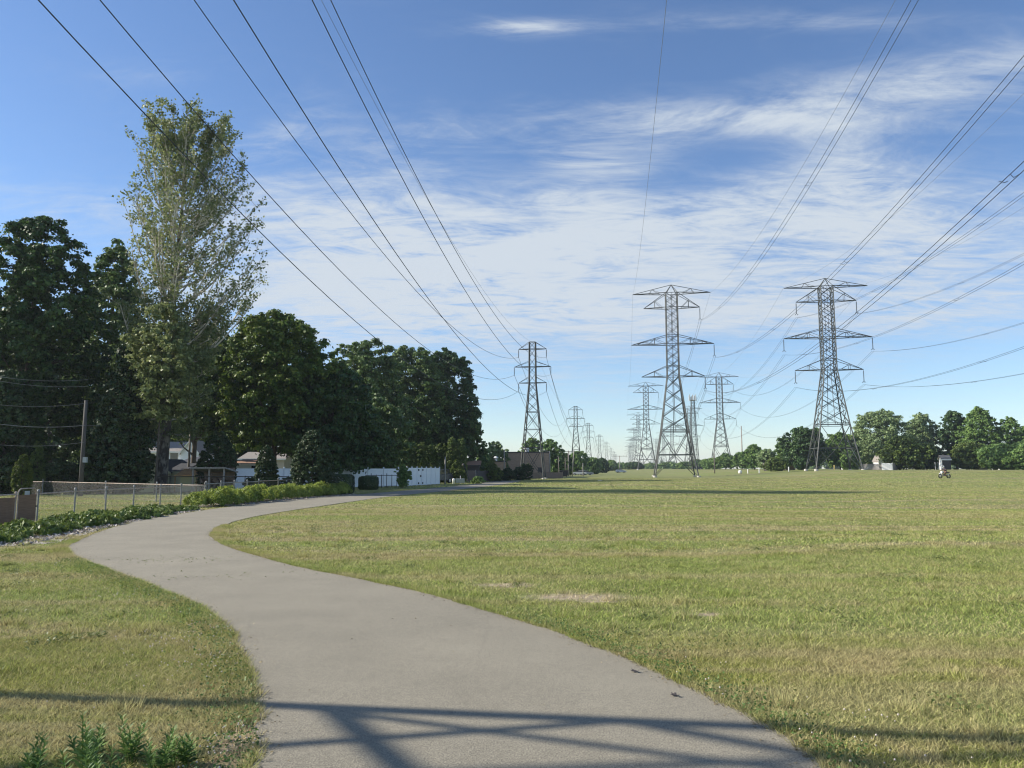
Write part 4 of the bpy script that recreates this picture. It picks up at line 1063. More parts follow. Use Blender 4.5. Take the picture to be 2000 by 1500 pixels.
# the pylon beside the camera whose shadow lies across the path
def near_pylon():
    e = empty('lattice_pylon', (-14.35, 2.75, 0), .09, label='pylon standing out of frame left of the path, casting the lattice shadow', cat='pylon', group='slim pylons of the left row')
    b_ = MB(); BR = .10
    wid = lambda h: float(np.interp(h, [0, 12, 21.6, 32], [3.9, 2.7, .85, .6]))
    def pt(h, k): return ring(h, wid(h))[k]
    for k in range(4):
        k2 = (k + 1) % 4
        for a, c in ((0, 12), (12, 21.6), (21.6, 32)): b_.bar(pt(a, k), pt(c, k), .115)
        lv = [9.6, 12, 14, 16, 18, 20, 21.6, 23.5, 25.5, 27.5, 29.5, 32]
        for a, c in zip(lv, lv[1:]): b_.bar(pt(a, k), pt(c, k2), BR); b_.bar(pt(a, k2), pt(c, k), BR)
        for h in (9.6, 14, 21.6, 25.5, 29, 32): b_.bar(pt(h, k), pt(h, k2), BR)
        # bracing added on one unseen face, shaped for its shadow across the path
        for kk, ko in (((k, k2), (k2, k)) if k == 1 else ()):
            f = lambda h, t_: lerp3(pt(h, kk), pt(h, ko), t_)
            b_.bar(f(6.1, 0), f(7.2, .5), .10)
            b_.bar(f(5.9, 0), f(8.6, .17), .075); b_.bar(f(5.0, .19), f(7.4, 0), .075)
            b_.bar(f(4.6, .42), f(8.6, .60), .06); b_.bar(f(6.3, .62), f(9.2, .36), .06); b_.bar(f(4.4, .30), f(6.1, .24), .07); b_.bar(f(7.4, 0), f(9.6, .30), .09); b_.bar(f(8.6, .17), f(9.6, 0), .08); b_.bar(f(7.2, .5), f(9.6, .3), .08)
    b_.build('lattice_body', M['steel'], e)
    for h0, tip in ((29, 2.9), (25.5, 3.7), (21.6, 2.9)):
        for sx_ in (-1, 1):
            a = MB(); w = wid(h0); tp = (sx_ * tip, 0, h0)
            for sy in (-1, 1): a.bar((sx_ * w, sy * w, h0), tp, .13); a.bar((sx_ * w, sy * w, h0 + 1.2), tp, .07)
            a.build('crossarm', M['steel'], e)
            MB().lathe([(.05, 0), (.12, -.2), (.12, -1.2), (.05, -1.4)], (sx_ * tip, 0, h0), 8).build('insulator', M['insul'], e)


near_pylon()

# ------------------------------------------------------------------ power lines
def sagline(p, q, c, n=26):
    """from p to q with curvature c (z = parabola over the forward distance)"""
    o = []; D = q[1] - p[1]
    for i in range(n + 1):
        t = i / n; o.append((p[0] + (q[0] - p[0]) * t, p[1] + D * t, p[2] + (q[2] - p[2]) * t - c * D * D * t * (1 - t)))
    return o


def conductor(name, spans, rad, label, group, twin=0, spacers=(), mat_='wire'):
    """spans: list of (p, q, curvature); one object for the whole run"""
    e = empty(name, spans[0][0], label=label, cat='power line', group=group)
    off = [-twin, twin] if twin else [0]; o0 = Vector(spans[0][0])
    for s in off:
        mb = MB()
        for i, (p, q, c) in enumerate(spans):
            pts = [Vector(v) - o0 + Vector((s, 0, 0)) for v in sagline(p, q, c, 34 if i == 0 else 22)]
            rr_ = [rad * (1 if i == 0 else 1.25)] * len(pts); mb.tube(pts, rr_, 5)
        mb.build('cable', M[mat_], e)
    for f_ in spacers:
        p, q, c = spans[0]; pts = sagline(p, q, c, 200); w = Vector(pts[int(f_ * 200)]) - o0
        sb = MB(); sb.tube([w + Vector((-twin, 0, 0)), w + Vector((0, .12, -.12)), w + Vector((twin, 0, 0))], .018, 5)
        sb.tube([w + Vector((-twin, .9, 0)), w + Vector((0, .8, -.12)), w + Vector((twin, .9, 0))], .018, 5); sb.build('spacer', M[mat_], e)
    return e


def line(points, z1s, zs0, c, ax, dz, k, name, label, group, rad, twin=0, spacers=(), dy0=-10, mat_='wire'):
    pass


# attachment offsets along the crossarm, turned with the pylon
def off(pos, a): return (pos[0] + a * math.cos(TW), pos[1] + a * math.sin(TW))


# left row: (side offset, arm height, z near the camera, curvature, label)
GA_ = 'conductors of the left row'
for a, h, z0, c, lab in ((-2.6, 22.4, 28.1, .00159, 'top left wire of the left pylon row'), (-3.4, 19.1, 24.3, .00166, 'middle left wire of the left pylon row'), (-2.6, 16.1, 21.0, .00168, 'lowest left wire of the left pylon row, first to leave at the top left'),
                         (2.6, 22.3, 30.5, .00166, 'top right wire of the left pylon row'), (3.4, 19.1, 27.1, .00167, 'middle right wire of the left pylon row'), (2.6, 16.0, 22.8, .00161, 'lowest right wire of the left pylon row'),
                         (0, 25.2, 33.7, .00128, 'thin shield wire on top of the left pylon row')):
    k_ = .139; la = 3.8 + a - k_ * 141; y0 = 4.6
    x1, y1 = off(Apos[0], a); sp_ = [((la + k_ * y0, y0, z0), (x1, y1, h), c)]
    for i in range(4):
        p = off(Apos[i], a); q = off(Apos[i + 1], a); sp_.append(((*p, h + tz(*Apos[i])), (*q, h + tz(*Apos[i + 1])), .0015 if a else .0010))
    conductor('power_line', sp_, .024 if a else .012, lab, GA_, mat_='wire' if a else 'wire_grey')

GB_ = 'conductors of the middle row'
for a, h, b_, c, lab, tw in ((6.55, 36.75, -.1579, .000837, 'upper twin conductor of the middle pylon row', .23), (9.6, 27.9, -.1465, .00081, 'middle twin conductor of the middle pylon row', .23), (7.35, 20.15, -.1439, .000805, 'lower twin conductor of the middle pylon row', .23),
                             (-9.1, 43.4, -.182, .000455, 'thin left shield wire of the middle pylon row, nearly vertical', 0), (9.1, 43.4, -.1458, .000757, 'thin right shield wire of the middle pylon row', 0)):
    x1, y1 = off(Bpos[0], a); y0 = -9; D = y1 - y0; z0 = h + b_ * D + c * D * D
    kk = .1455; spn = [((x1 - kk * D, y0, z0), (x1, y1, h), c)]
    for i in range(3 if tw else 2):
        p = off(Bpos[i], a); q = off(Bpos[i + 1], a); spn.append(((*p, h + tz(*Bpos[i])), (*q, h + tz(*Bpos[i + 1])), .00085 if tw else .0007))
    conductor('power_line', spn, .019 if tw else .014, lab, GB_, tw, (.24, .43, .62, .8) if tw else (), 'wire' if tw else 'wire_grey')

GC_ = 'conductors of the right hand row'
for a, h, b_, c, lab, tw in ((-6.55, 36.2, -.1708, .000966, 'upper left twin conductor of the right hand pylon row', .23), (6.55, 36.7, -.162, .000949, 'upper right twin conductor of the right hand pylon row', .23),
                             (-9.6, 27.7, -.1647, .000915, 'middle left twin conductor of the right hand pylon row', .23), (9.6, 28.1, -.1568, .000993, 'middle right twin conductor of the right hand pylon row', .23),
                             (-7.35, 20.2, -.1599, .000934, 'lower left twin conductor of the right hand pylon row', .23), (7.35, 20.6, -.150, .000895, 'lower right twin conductor of the right hand pylon row', .23),
                             (-9.1, 43.4, -.1656, .000917, 'left shield wire of the right hand pylon row', 0), (9.1, 43.8, -.1579, .00100, 'right shield wire of the right hand pylon row', 0)):
    x1, y1 = off(Cpos[0], a); y0 = -9; D = y1 - y0; z0 = h + b_ * D + c * D * D; gz = tz(*Cpos[0])
    hz_ = h - gz + .0; spn = [((x1 - .1455 * D, y0, z0), (x1, y1, h + .0), c)]
    for i in range(3 if tw else 2):
        p = off(Cpos[i], a); q = off(Cpos[i + 1], a); h_ = {6.55: 37, 9.6: 28.2, 7.35: 20.5, 9.1: 43.4}[abs(a)]
        spn.append(((*p, (h if i == 0 else h_ + tz(*Cpos[i]))), (*q, h_ + tz(*Cpos[i + 1])), .00095 if tw else .0008))
    conductor('power_line', spn, .018 if tw else .014, lab, GC_, tw, (.3, .5, .7) if tw else (), 'wire' if tw else 'wire_grey')

# ------------------------------------------------------------------ poles
def pole(px, ytop, d, rad, label, arms=(), mt='wood_pole', name='utility_pole', group='utility poles', lean=0, extra=None):
    x = LX(px, d); gz = tz(x, d); h = HZ(ytop, d) - gz; e = empty(name, (x, d, gz), label=label, cat='pole', group=group)
    MB().tube([(0, 0, -.4), (lean * .5, 0, h * .5), (lean, 0, h)], [rad, rad * .85, rad * .68], 10).build('post', M[mt], e, smooth=True)
    for z_, w in arms:
        a = MB(); a.box(-w, w, -.06 - rad * .9, .06 - rad * .9, h + z_ - .07, h + z_ + .07); ao = a.build('crossarm', M['wood_pole'], e)
        for q in (-.92, -.5, .5, .92): MB().lathe([(.03, 0), (.07, .05), (.07, .14), (.03, .18)], (q * w, -rad * .9, h + z_ + .07), 8).build('insulator', M['insul'], ao)
    return e, h


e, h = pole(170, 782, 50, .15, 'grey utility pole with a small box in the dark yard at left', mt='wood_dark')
MB().box(.12, .34, -.2, .0, 2.15, 2.5).build('meter_box', M['grey_box'], e)
pole(376, 845, 78, .13, 'brown pole standing right of the sparse tree trunk')
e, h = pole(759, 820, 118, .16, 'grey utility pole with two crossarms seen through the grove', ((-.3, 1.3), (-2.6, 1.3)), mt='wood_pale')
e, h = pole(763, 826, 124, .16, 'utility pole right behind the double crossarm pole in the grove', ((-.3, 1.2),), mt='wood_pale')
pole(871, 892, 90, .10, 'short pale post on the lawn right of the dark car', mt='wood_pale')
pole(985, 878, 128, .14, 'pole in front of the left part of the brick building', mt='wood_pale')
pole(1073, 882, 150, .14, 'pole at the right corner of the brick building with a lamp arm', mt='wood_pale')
pole(1090, 892, 175, .13, 'short pole behind the dark bin')
pole(1103, 894, 190, .13, 'short pole right of the small blue roofed house')
pole(1109, 880, 200, .17, 'utility pole with a crossarm at the foot of the second left pylon', ((-.3, 1.8),), mt='wood_pale')
pole(1112, 882, 212, .15, 'utility pole close behind the crossarm pole', mt='wood_pale')
pole(1116, 878, 190, .14, 'bare pole leaning beside the crossarm pole', mt='wood_pale', lean=.5)
pole(1137, 905, 200, .13, 'short grey pole beyond the parked silver car', mt='wood_pale')
pole(1208, 890, 330, .2, 'far utility pole with a wide crossarm at the vanishing point', ((-.2, 3.2),), mt='wood_pale')
pole(1445, 832, 330, .30, 'very tall thin pole behind the right trees', mt='wood_pale')
pole(1391, 883, 215, .16, 'utility pole with a transformer left of the second right pylon', mt='wood_pole')
# leaning black pole with a bag
x, y = G(918, 943); e = empty('leaning_pole', (x, y, 0), label='black pole leaning to the left beside the scrub', cat='pole')
MB().tube([(0, 0, -.2), (-.45, 0, 1.3), (-.85, 0, 2.5)], [.07, .065, .05], 8).build('post', M['black_metal'], e)
MB().tube([(-.85, 0, 2.5), (-.9, 0, 2.3), (-.95, -.02, 1.7), (-.8, 0, 1.6)], [.05, .16, .13, .04], 8).build('banner', M['trim'], e)
# lamp arm
x = LX(1073, 150); MB().tube([(0, 0, 5.15), (-1.2, 0, 5.35), (-2.1, 0, 5.5)], .06, 6).build('lamp_arm', M['galv'], [o for o in bpy.data.objects if o.get('label', '').startswith('pole at the right corner of the brick')][0])

# service wires through the dark trees
GV = 'service wires over the left yard'
for i, (ya, yb) in enumerate([(724, 742), (730, 755), (781, 788), (815, 831), (858, 864)]):
    xa = LX(-60, 50); xb = LX(170, 50) + .16; za = HZ(ya, 50); zb = HZ(yb, 50)
    if i in (0, 1): xb2 = LX(200, 52)
    pts = sagline((xa, 49.3, za), (xb, 49.8, min(zb, HZ(782, 50) - .1) if False else zb), 0, 12)
    pts = [(p[0], p[1], p[2] - .35 * 4 * (k / 12) * (1 - k / 12)) for k, p in enumerate(pts)]
    o = MB().tube(pts, .012 if i != 3 else .02, 5).build('service_wire', M['wire_grey']); prop(o, ['topmost thin wire over the dark left trees', 'second thin wire over the dark left trees', 'thin wire reaching the top of the grey pole', 'brightest thick wire crossing to the grey pole', 'lowest thin wire reaching the grey pole'][i], 'wire', GV)
pts = [(LX(170, 50) + .1, 50, HZ(831, 50)), (LX(230, 58), 57, HZ(832, 57)), (LX(300, 66), 66, HZ(833, 66))]
o = MB().tube(pts, .016, 5).build('service_wire', M['wire_grey']); prop(o, 'wire running from the grey pole towards the sparse tree', 'wire', GV)

# ------------------------------------------------------------------ cell tower
x = LX(1352, 300); gz = tz(x, 300); e = empty('cell_tower', (x, 300, gz), label='lattice mast topped with a ring of white antennas', cat='mast')
H_ = HZ(782, 300) - gz; b_ = MB(); wid = lambda h: 1.7 - 1.1 * min(1, h / (H_ * .95))
lv = np.linspace(0, H_, 15)
for k in range(4):
    k2 = (k + 1) % 4
    for a, c in zip(lv, lv[1:]):
        A, B_, C_, D_ = ring(a, wid(a))[k], ring(c, wid(c))[k], ring(a, wid(a))[k2], ring(c, wid(c))[k2]
        b_.bar(A, B_, .13); b_.bar(A, D_, .07); b_.bar(C_, B_, .07); b_.bar(B_, D_, .07)
b_.build('lattice_body', M['steel'], e)
MB().lathe([(.6, H_ - .1), (1.3, H_ + .05), (1.3, H_ + .15), (.5, H_ + .2)], n=12).build('platform', M['galv'], e)
MB().lathe([(.12, H_ + .2), (.12, H_ + 2.0), (.05, H_ + 2.3)], n=10).build('pole', M['galv'], e)
for k in range(9):
    a = k * 2 * math.pi / 9; MB().box(1.35 * math.cos(a) - .14, 1.35 * math.cos(a) + .14, 1.3 * math.sin(a) - .1, 1.3 * math.sin(a) + .1, H_ - .1, H_ + 1.5 + .4 * (k % 3)).build('antenna', M['white'] if k % 3 else M['galv'], e)

# ------------------------------------------------------------------ chain link fences of the left yard
cl_m = bpy.data.materials.new('chain_link'); cl_m.use_nodes = True; t = cl_m.node_tree; b = t.nodes['Principled BSDF']
b.inputs['Base Color'].default_value = (.28, .27, .26, 1); b.inputs['Metallic'].default_value = .5; b.inputs['Roughness'].default_value = .5
co = t.nodes.new('ShaderNodeTexCoord'); mp = t.nodes.new('ShaderNodeMapping'); t.links.new(co.outputs['UV'], mp.inputs[0]); mp.inputs['Rotation'].default_value = (0, 0, math.pi / 4)
ck = t.nodes.new('ShaderNodeTexBrick'); ck.offset = 0; t.links.new(mp.outputs[0], ck.inputs[0]); ck.inputs['Scale'].default_value = 1; ck.inputs['Brick Width'].default_value = .055; ck.inputs['Row Height'].default_value = .055
ck.inputs['Mortar Size'].default_value = .0022; ck.inputs['Mortar Smooth'].default_value = 0
o_ = t.nodes['Material Output']; tp = t.nodes.new('ShaderNodeBsdfTransparent'); ms = t.nodes.new('ShaderNodeMixShader')
t.links.new(ck.outputs['Fac'], ms.inputs[0]); t.links.new(tp.outputs[0], ms.inputs[1]); t.links.new(b.outputs[0], ms.inputs[2]); t.links.new(ms.outputs[0], o_.inputs[0])
M['mesh'] = cl_m


def meshpanel(p, q, h, parent, o0):
    me = bpy.data.meshes.new('mesh_panel'); L_ = math.hypot(q[0] - p[0], q[1] - p[1])
    me.from_pydata([(p[0] - o0[0], p[1] - o0[1], .03), (q[0] - o0[0], q[1] - o0[1], .03), (q[0] - o0[0], q[1] - o0[1], h), (p[0] - o0[0], p[1] - o0[1], h)], [], [(0, 1, 2, 3)])
    uv = me.uv_layers.new(name='uv'); [setattr(uv.data[i], 'uv', c) for i, c in enumerate([(0, 0), (L_, 0), (L_, h), (0, h)])]
    me.materials.append(M['mesh']); o = bpy.data.objects.new('mesh_panel', me); COL.objects.link(o); o.parent = parent; return o


def chain_fence(pts, h, label, rail='rust', post='galv', pr=.028, group='fences of the left yard'):
    o0 = pts[0]; e = empty('chain_link_fence', (o0[0], o0[1], tz(*o0)), label=label, cat='fence', group=group)
    for i, p in enumerate(pts):
        q = (p[0] - o0[0], p[1] - o0[1]); dz_ = tz(*p) - tz(*o0)
        MB().lathe([(pr, -.3), (pr, h + .02), (pr * 1.5, h + .03), (pr * 1.7, h + .08), (pr * .9, h + .13)], (q[0], q[1], dz_), 10).build('post', M[post], e)
    rl = MB(); rl.tube([(p[0] - o0[0], p[1] - o0[1], h - .01 + tz(*p) - tz(*o0) + .006 * ((i * 7) % 3 - 1)) for i, p in enumerate(pts)], .022, 6); rl.build('rail', M[rail], e)
    for p, q in zip(pts, pts[1:]): meshpanel(p, q, h, e, o0)
    return e


FA = [(-15.45, 25.3), (-15.6, 27.7), (-15.7, 30.0), (-15.75, 32.3), (-15.6, 34.4), (-15.45, 36.2), (-15.3, 38.6)]
chain_fence(FA, .93, 'low chain link fence with pale posts behind the leafy ground cover')
FB = [(-15.3, 38.6), (-18.8, 41.0), (-23.3, 44.4), (-30.6, 50.5), (-37, 55.5), (-44, 61)]
chain_fence(FB, .93, 'chain link fence crossing the far side of the left lawn')
FC = [(-15.3, 38.75), (-15.25, 40.6), (-15.2, 42.4), (-15.25, 44.6), (-15.3, 46.8)]
chain_fence(FC, 1.0, 'chain link gate section behind the first light green perennials', rail='galv')
FD = [(-15.3, 46.8), (-15.1, 50), (-14.8, 53.5), (-14.4, 57), (-14.1, 60.5), (-13.8, 64)]
chain_fence(FD, 1.02, 'chain link fence with rusty rail behind the light green perennials')
FE = [(-24, 52), (-20, 52.8), (-15.6, 54)]
bf = empty('metal_fence', (FE[0][0], FE[0][1], 0), label='dark horizontal railing in front of the olive garage', cat='fence', group='fences of the left yard')
MB().tube([(0, 0, 1.25), (8.4, 2, 1.2)], .03, 6).build('rail', M['black_metal'], bf)
for k in range(4): MB().tube([(k * 2.8, k * .66, -.5), (k * 2.8, k * .66, 1.27)], .03, 6).build('post', M['black_metal'], bf)
# black metal fence by the white fence
P0 = G(714, 953); P1 = G(775, 952)
bf = empty('metal_fence', (P0[0], P0[1], 0), label='black metal fence of thin posts in front of the white vinyl fence', cat='fence')
dx_, dy_ = P1[0] - P0[0], P1[1] - P0[1]
MB().tube([(0, 0, 1.15), (dx_, dy_, 1.15)], .028, 6).tube([(0, 0, .15), (dx_, dy_, .15)], .02, 6).build('rail', M['black_metal'], bf)
for k in range(7): MB().tube([(dx_ * k / 6, dy_ * k / 6, -.1), (dx_ * k / 6, dy_ * k / 6, 1.22 + (.12 if k % 3 == 1 else 0))], .03, 6).build('post', M['black_metal'], bf)

# brown screened fence and gate, bottom left
e = empty('screened_fence', (-15.48, 24.2, 0), label='brown and black fabric screened fence at the left edge', cat='fence')
for i, (y0, y1, mt) in enumerate([(-.05, -.82, 'screen'), (-.86, -1.55, 'screen_dark'), (-1.58, -2.6, 'screen'), (-2.62, -4.6, 'screen')]):
    mb = MB(); n = 8
    for k in range(n):
        a = y0 + (y1 - y0) * k / n; c = y0 + (y1 - y0) * (k + 1) / n; w1 = .012 * math.sin(k * 1.9 + i); w2 = .012 * math.sin((k + 1) * 1.9 + i)
        mb.add([(w1, a, .06), (w2, c, .06), (w2, c, .84), (w1, a, .84), (w1 + .012, a, .06), (w2 + .012, c, .06), (w2 + .012, c, .84), (w1 + .012, a, .84)], [(0, 1, 2, 3), (7, 6, 5, 4), (3, 2, 6, 7), (0, 4, 5, 1)])
    mb.build('screen', M[mt], e)
MB().tube([(0, 0, .93), (.01, -2.3, .91), (0, -4.7, .93)], .024, 8).build('rail', M['rust'], e)
for y_ in (0, -2.45, -4.7): MB().lathe([(.03, -.3), (.03, .95), (.045, .97), (.03, 1.02)], (0, y_, 0), 8).build('post', M['rust'], e)
e = empty('garden_gate', (-15.46, 24.25, 0), label='narrow brown screened gate with an arched pipe top', cat='gate')
arch = [(0, .03, .06), (0, .03, .95)] + [(0, .03 + .17 * (1 - math.cos(a)), .95 + .15 * math.sin(a)) for a in (.4, .8, 1.2, 1.57)] + [(0, .96 - .17 * (1 - math.cos(a)), .95 + .15 * math.sin(a)) for a in (1.57, 1.2, .8, .4)] + [(0, .96, .95), (0, .96, .06), (0, .03, .06)]
MB().tube(arch, .02, 8).build('frame', M['rust'], e)
MB().box(-.006, .006, .05, .94, .08, .90).build('screen', M['screen'], e)
MB().box(-.02, -.008, .38, .62, .80, 1.02).build('notice_plate', M['grey_box'], e)
MB().box(-.02, .02, .93, 1.05, .5, .54).build('latch', M['black_metal'], e)

# ------------------------------------------------------------------ white vinyl fence
def vinyl(pts, h, label, gate=False, panel_w=2.4):
    o0 = pts[0]; e = empty('vinyl_fence', (o0[0], o0[1], tz(*o0)), label=label, cat='fence', group='white vinyl fence sections')
    for (a, c) in zip(pts, pts[1:]):
        L_ = math.hypot(c[0] - a[0], c[1] - a[1]); n = max(1, round(L_ / panel_w)); ang = math.atan2(c[1] - a[1], c[0] - a[0])
        for i in range(n):
            p0 = (a[0] + (c[0] - a[0]) * i / n - o0[0], a[1] + (c[1] - a[1]) * i / n - o0[1]); w = L_ / n; mb = MB(); k = 0.
            while k < w - .13:
                mb.box(k + .07, min(k + .225, w - .07), -.015, .015, .08, h - .06); k += .16
            mb.build('panel', M['vinyl'], e, loc=(p0[0], p0[1], 0), rz=ang)
            MB().box(.065, w - .065, -.03, .03, h - .12, h).box(.065, w - .065, -.03, .03, .05, .16).build('rail', M['vinyl'], e, loc=(p0[0], p0[1], 0), rz=ang)
    for (a, c) in zip(pts, pts[1:]):
        L_ = math.hypot(c[0] - a[0], c[1] - a[1]); n = max(1, round(L_ / panel_w))
        for i in range(n + (1 if c is pts[-1] else 0)):
            q = (a[0] + (c[0] - a[0]) * i / n - o0[0], a[1] + (c[1] - a[1]) * i / n - o0[1])
            MB().box(q[0] - .063, q[0] + .063, q[1] - .063, q[1] + .063, -.3, h + .05).lathe([(.09, h + .05), (.09, h + .09), (.01, h + .16)], (q[0], q[1], 0), 4).build('post', M['vinyl'], e)
    if gate:
        a, c = pts[0], pts[1]; L_ = math.hypot(c[0] - a[0], c[1] - a[1])
        for f_, z_ in ((.33, .25), (.33, 1.65), (.45, .25), (.45, 1.65), (.39, 1.0)):
            q = (c[0] - a[0]) * f_, (c[1] - a[1]) * f_; MB().box(q[0] - .05, q[0] + .12, q[1] - .12, q[1] - .03, z_ - .09, z_ + .09).build('hinge' if z_ != 1.0 else 'latch', M['black_metal'], e)
    return e


Pa = (LX(463, 64), 64.); Pb = (LX(560, 67), 67.); Pc = (LX(690, 73), 73.); Pd = G(778, 950)
vinyl([Pa, Pb, Pc, Pd], 1.80, 'long shaded white vinyl fence behind the evergreens')
Pe = G(794, 949.5); Pf = G(858, 946)
vinyl([Pe, Pf], 1.87, 'brighter white vinyl fence with gate hinges at its right end', True, 1.45)

# ------------------------------------------------------------------ buildings of the left yards
def gable_house(name, x0, x1, y0, y1, z0, he, hr, wallm, roofm, label, ridge='x', group=None, over=.3, cat='building', trimm='white', windows=(), gz=None):
    cx, cy = (x0 + x1) / 2, (y0 + y1) / 2; g_ = tz(cx, cy) if gz is None else gz
    e = empty(name, (cx, cy, g_), label=label, cat=cat, group=group); w, d_ = (x1 - x0) / 2, (y1 - y0) / 2
    if ridge == 'x':
        MB().prism([(-d_, -.5), (d_, -.5), (d_, he), (0, hr), (-d_, he)], 0, -w, w).build('wall', wallm, e)
        sl = (hr - he) / d_
        def rp(s): return [(0, hr + .02), (s * (d_ + over), he - over * sl + .02), (s * (d_ + over), he - over * sl + .16), (0, hr + .18)]
        MB().prism(rp(1), 0, -w - over, w + over).prism(rp(-1), 0, -w - over, w + over).build('roof', roofm, e)
        MB().box(-w - over, w + over, -d_ - over - .04, -d_ - over - .003, he - over * sl - .06, he - over * sl + .15).build('gutter', M[trimm], e)
    else:
        MB().prism([(-w, -.5), (w, -.5), (w, he), (0, hr), (-w, he)], 1, -d_, d_).build('wall', wallm, e)
        sl = (hr - he) / w
        def rp(s): return [(0, hr + .02), (s * (w + over), he - over * sl + .02), (s * (w + over), he - over * sl + .16), (0, hr + .18)]
        MB().prism(rp(1), 1, -d_ - over, d_ + over).prism(rp(-1), 1, -d_ - over, d_ + over).build('roof', roofm, e)
        for s in (-1, 1):
            MB().prism([(0, hr - .12), (s * (w + over), he - over * sl - .12), (s * (w + over), he - over * sl + .14), (0, hr + .14)], 1, -d_ - over - .04, -d_ - over - .004).build('bargeboard', M[trimm], e)
    for (wx, wz, ww, wh) in windows:
        f = MB().box(wx - ww / 2 - .08, wx + ww / 2 + .08, -d_ - .05, -d_ + .02, wz - wh / 2 - .08, wz + wh / 2 + .08).build('window', M[trimm], e)
        MB().box(wx - ww / 2, wx + ww / 2, -d_ - .062, -d_ - .03, wz - wh / 2, wz + wh / 2).build('pane', M['glass'], f)
    return e


GHs = 'houses behind the left yards'
D1 = 112.; s1 = D1 / FPX
gz1 = HZ(930, D1)
# white upper storey house: long side towards us plus a projecting gable
gable_house('house', LX(250, D1), LX(366, D1), D1, D1 + 9, 0, HZ(882, D1) - gz1, HZ(863, D1) - gz1, M['white_siding'], M['shingle'], 'white sided house with grey shingle roof behind the sparse tree trunk', 'x', GHs, gz=gz1, over=.4, windows=((LX(347, D1) - (LX(250, D1) + LX(366, D1)) / 2, HZ(892, D1) - gz1, 1.1, 1.2), (-2, HZ(892, D1) - gz1, 1.1, 1.2)))
gable_house('house', LX(366, D1) + .05, LX(400, D1), D1 - 1.2, D1 + 8, 0, HZ(884, D1) - gz1, HZ(862, D1) - gz1, M['white_siding'], M['shingle'], 'white gable wing right of the white sided house', 'y', GHs, gz=gz1, over=.25)
# dark and tan lean-to roofs below it
D2 = 104.; g2 = HZ(930, D2)
e = empty('lean_to', (LX(385, D2), D2, g2), label='dark and tan porch roof below the white gable wing', cat='porch', group=GHs)
w = 30 * D2 / FPX
MB().prism([(-2, HZ(907, D2) - g2), (2.4, HZ(896, D2) - g2 + .1), (2.4, HZ(896, D2) - g2 + .3), (-2, HZ(907, D2) - g2 + .2)], 0, -w * .6, w * .45).build('roof', M['shingle_dark'], e)
MB().box(-w * 1.1, w * .75, -2.3, -2.05, HZ(914, D2) - g2, HZ(907.5, D2) - g2).build('fascia', mat('tan_siding', (.38, .33, .28), .9, (.44, .39, .33), 4), e)
MB().box(-w * .9, w * .6, -1.8, 2, -.3, HZ(914, D2) - g2 - .02).build('wall', M['olive_siding'], e)
# olive garage with dark roof, gable to us
D3 = 76.; g3 = tz(LX(300, D3), D3); gx0, gx1 = LX(266, D3), LX(338, D3)
e = gable_house('garage', gx0, gx1, D3, D3 + 7, 0, HZ(921, D3) - g3, HZ(899, D3) - g3, M['olive_siding'], M['shingle_dark'], 'olive garage with a low dark gable roof left of the trunk', 'y', GHs, over=.35, trimm='olive_siding')
MB().box(-1.9, -.95, -3.56, -3.49, -.3, HZ(926, D3) - g3).build('door', M['black_metal'], e)
gable_house('garage', LX(338, D3) + .02, LX(360, D3), D3 + .4, D3 + 6.5, 0, HZ(922, D3) - g3 - .02, HZ(908, D3) - g3, M['olive_siding'], M['shingle_dark'], 'short olive garage wing with dark roof right of the trunk', 'x', GHs, over=.35, trimm='olive_siding')
# rusty metal roof shelter
D4 = 71.; g4 = tz(LX(378, D4), D4); xa, xb = LX(358, D4), LX(401, D4); zr0, zr1 = HZ(929, D4) - g4, HZ(916, D4) - g4
e = empty('shelter', ((xa + xb) / 2, D4, g4), label='shelter with a rusty orange corrugated metal roof', cat='shelter', group=GHs); w = (xb - xa) / 2
mb = MB(); n = 22
for i in range(n):
    a = -w + 2 * w * i / n; c = -w + 2 * w * (i + 1) / n; h1 = .05 * (i % 2); h2 = .05 * ((i + 1) % 2)
    mb.add([(a, -1, zr0 + h1), (c, -1, zr0 + h2), (c, 1, zr1 + h2), (a, 1, zr1 + h1), (a, -1, zr0 + h1 - .03), (c, -1, zr0 + h2 - .03), (c, 1, zr1 + h2 - .03), (a, 1, zr1 + h1 - .03)], [(0, 1, 2, 3), (7, 6, 5, 4), (0, 4, 5, 1)])
mb.build('roof', M['copper'], e)
MB().box(-w + .1, w - .1, .0, .9, -.4, zr0 + .2).build('wall', M['olive_siding'], e)
for s in (-1, 1): MB().box(s * w * .95 - .05, s * w * .95 + .05, -.95, -.85, -.3, zr0 - .02).build('post', M['plank'], e)
# open wood shed
D5 = 57.; g5 = tz(LX(425, D5), D5); xa, xb = LX(396, D5), LX(456, D5); w = (xb - xa) / 2; zt = HZ(914, D5) - g5
e = empty('wood_shed', ((xa + xb) / 2, D5, g5), label='open wooden shed with a flat grey roof stacked with firewood', cat='shed', group=GHs)
MB().prism([(-1.3, zt - .05), (1.3, zt - .35), (1.3, zt - .25), (-1.3, zt + .05)], 0, -w - .15, w + .15).build('roof', M['greywood'], e)
for q in (-.97, .05, .97): MB().box(q * w - .05, q * w + .05, -1.15, -1.05, -.4, zt - .06).build('post', M['greywood'], e)
mb = MB()
for k in range(9): mb.box(-w, w, 1.0, 1.04, -.3 + k * .24, -.3 + k * .24 + .21)
mb.build('wall', M['plank'], e)
wp = MB(); rr_ = random.Random(3)
for i in range(60):
    q = rr_.uniform(-w * .95, w * .5); z_ = -.1 + rr_.random() * 1.1; wp.tube([(q, .2 + rr_.uniform(-.1, .1), z_), (q, .95, z_)], rr_.uniform(.06, .11), 7)
wp.build('firewood_stack', M['plank'], e)
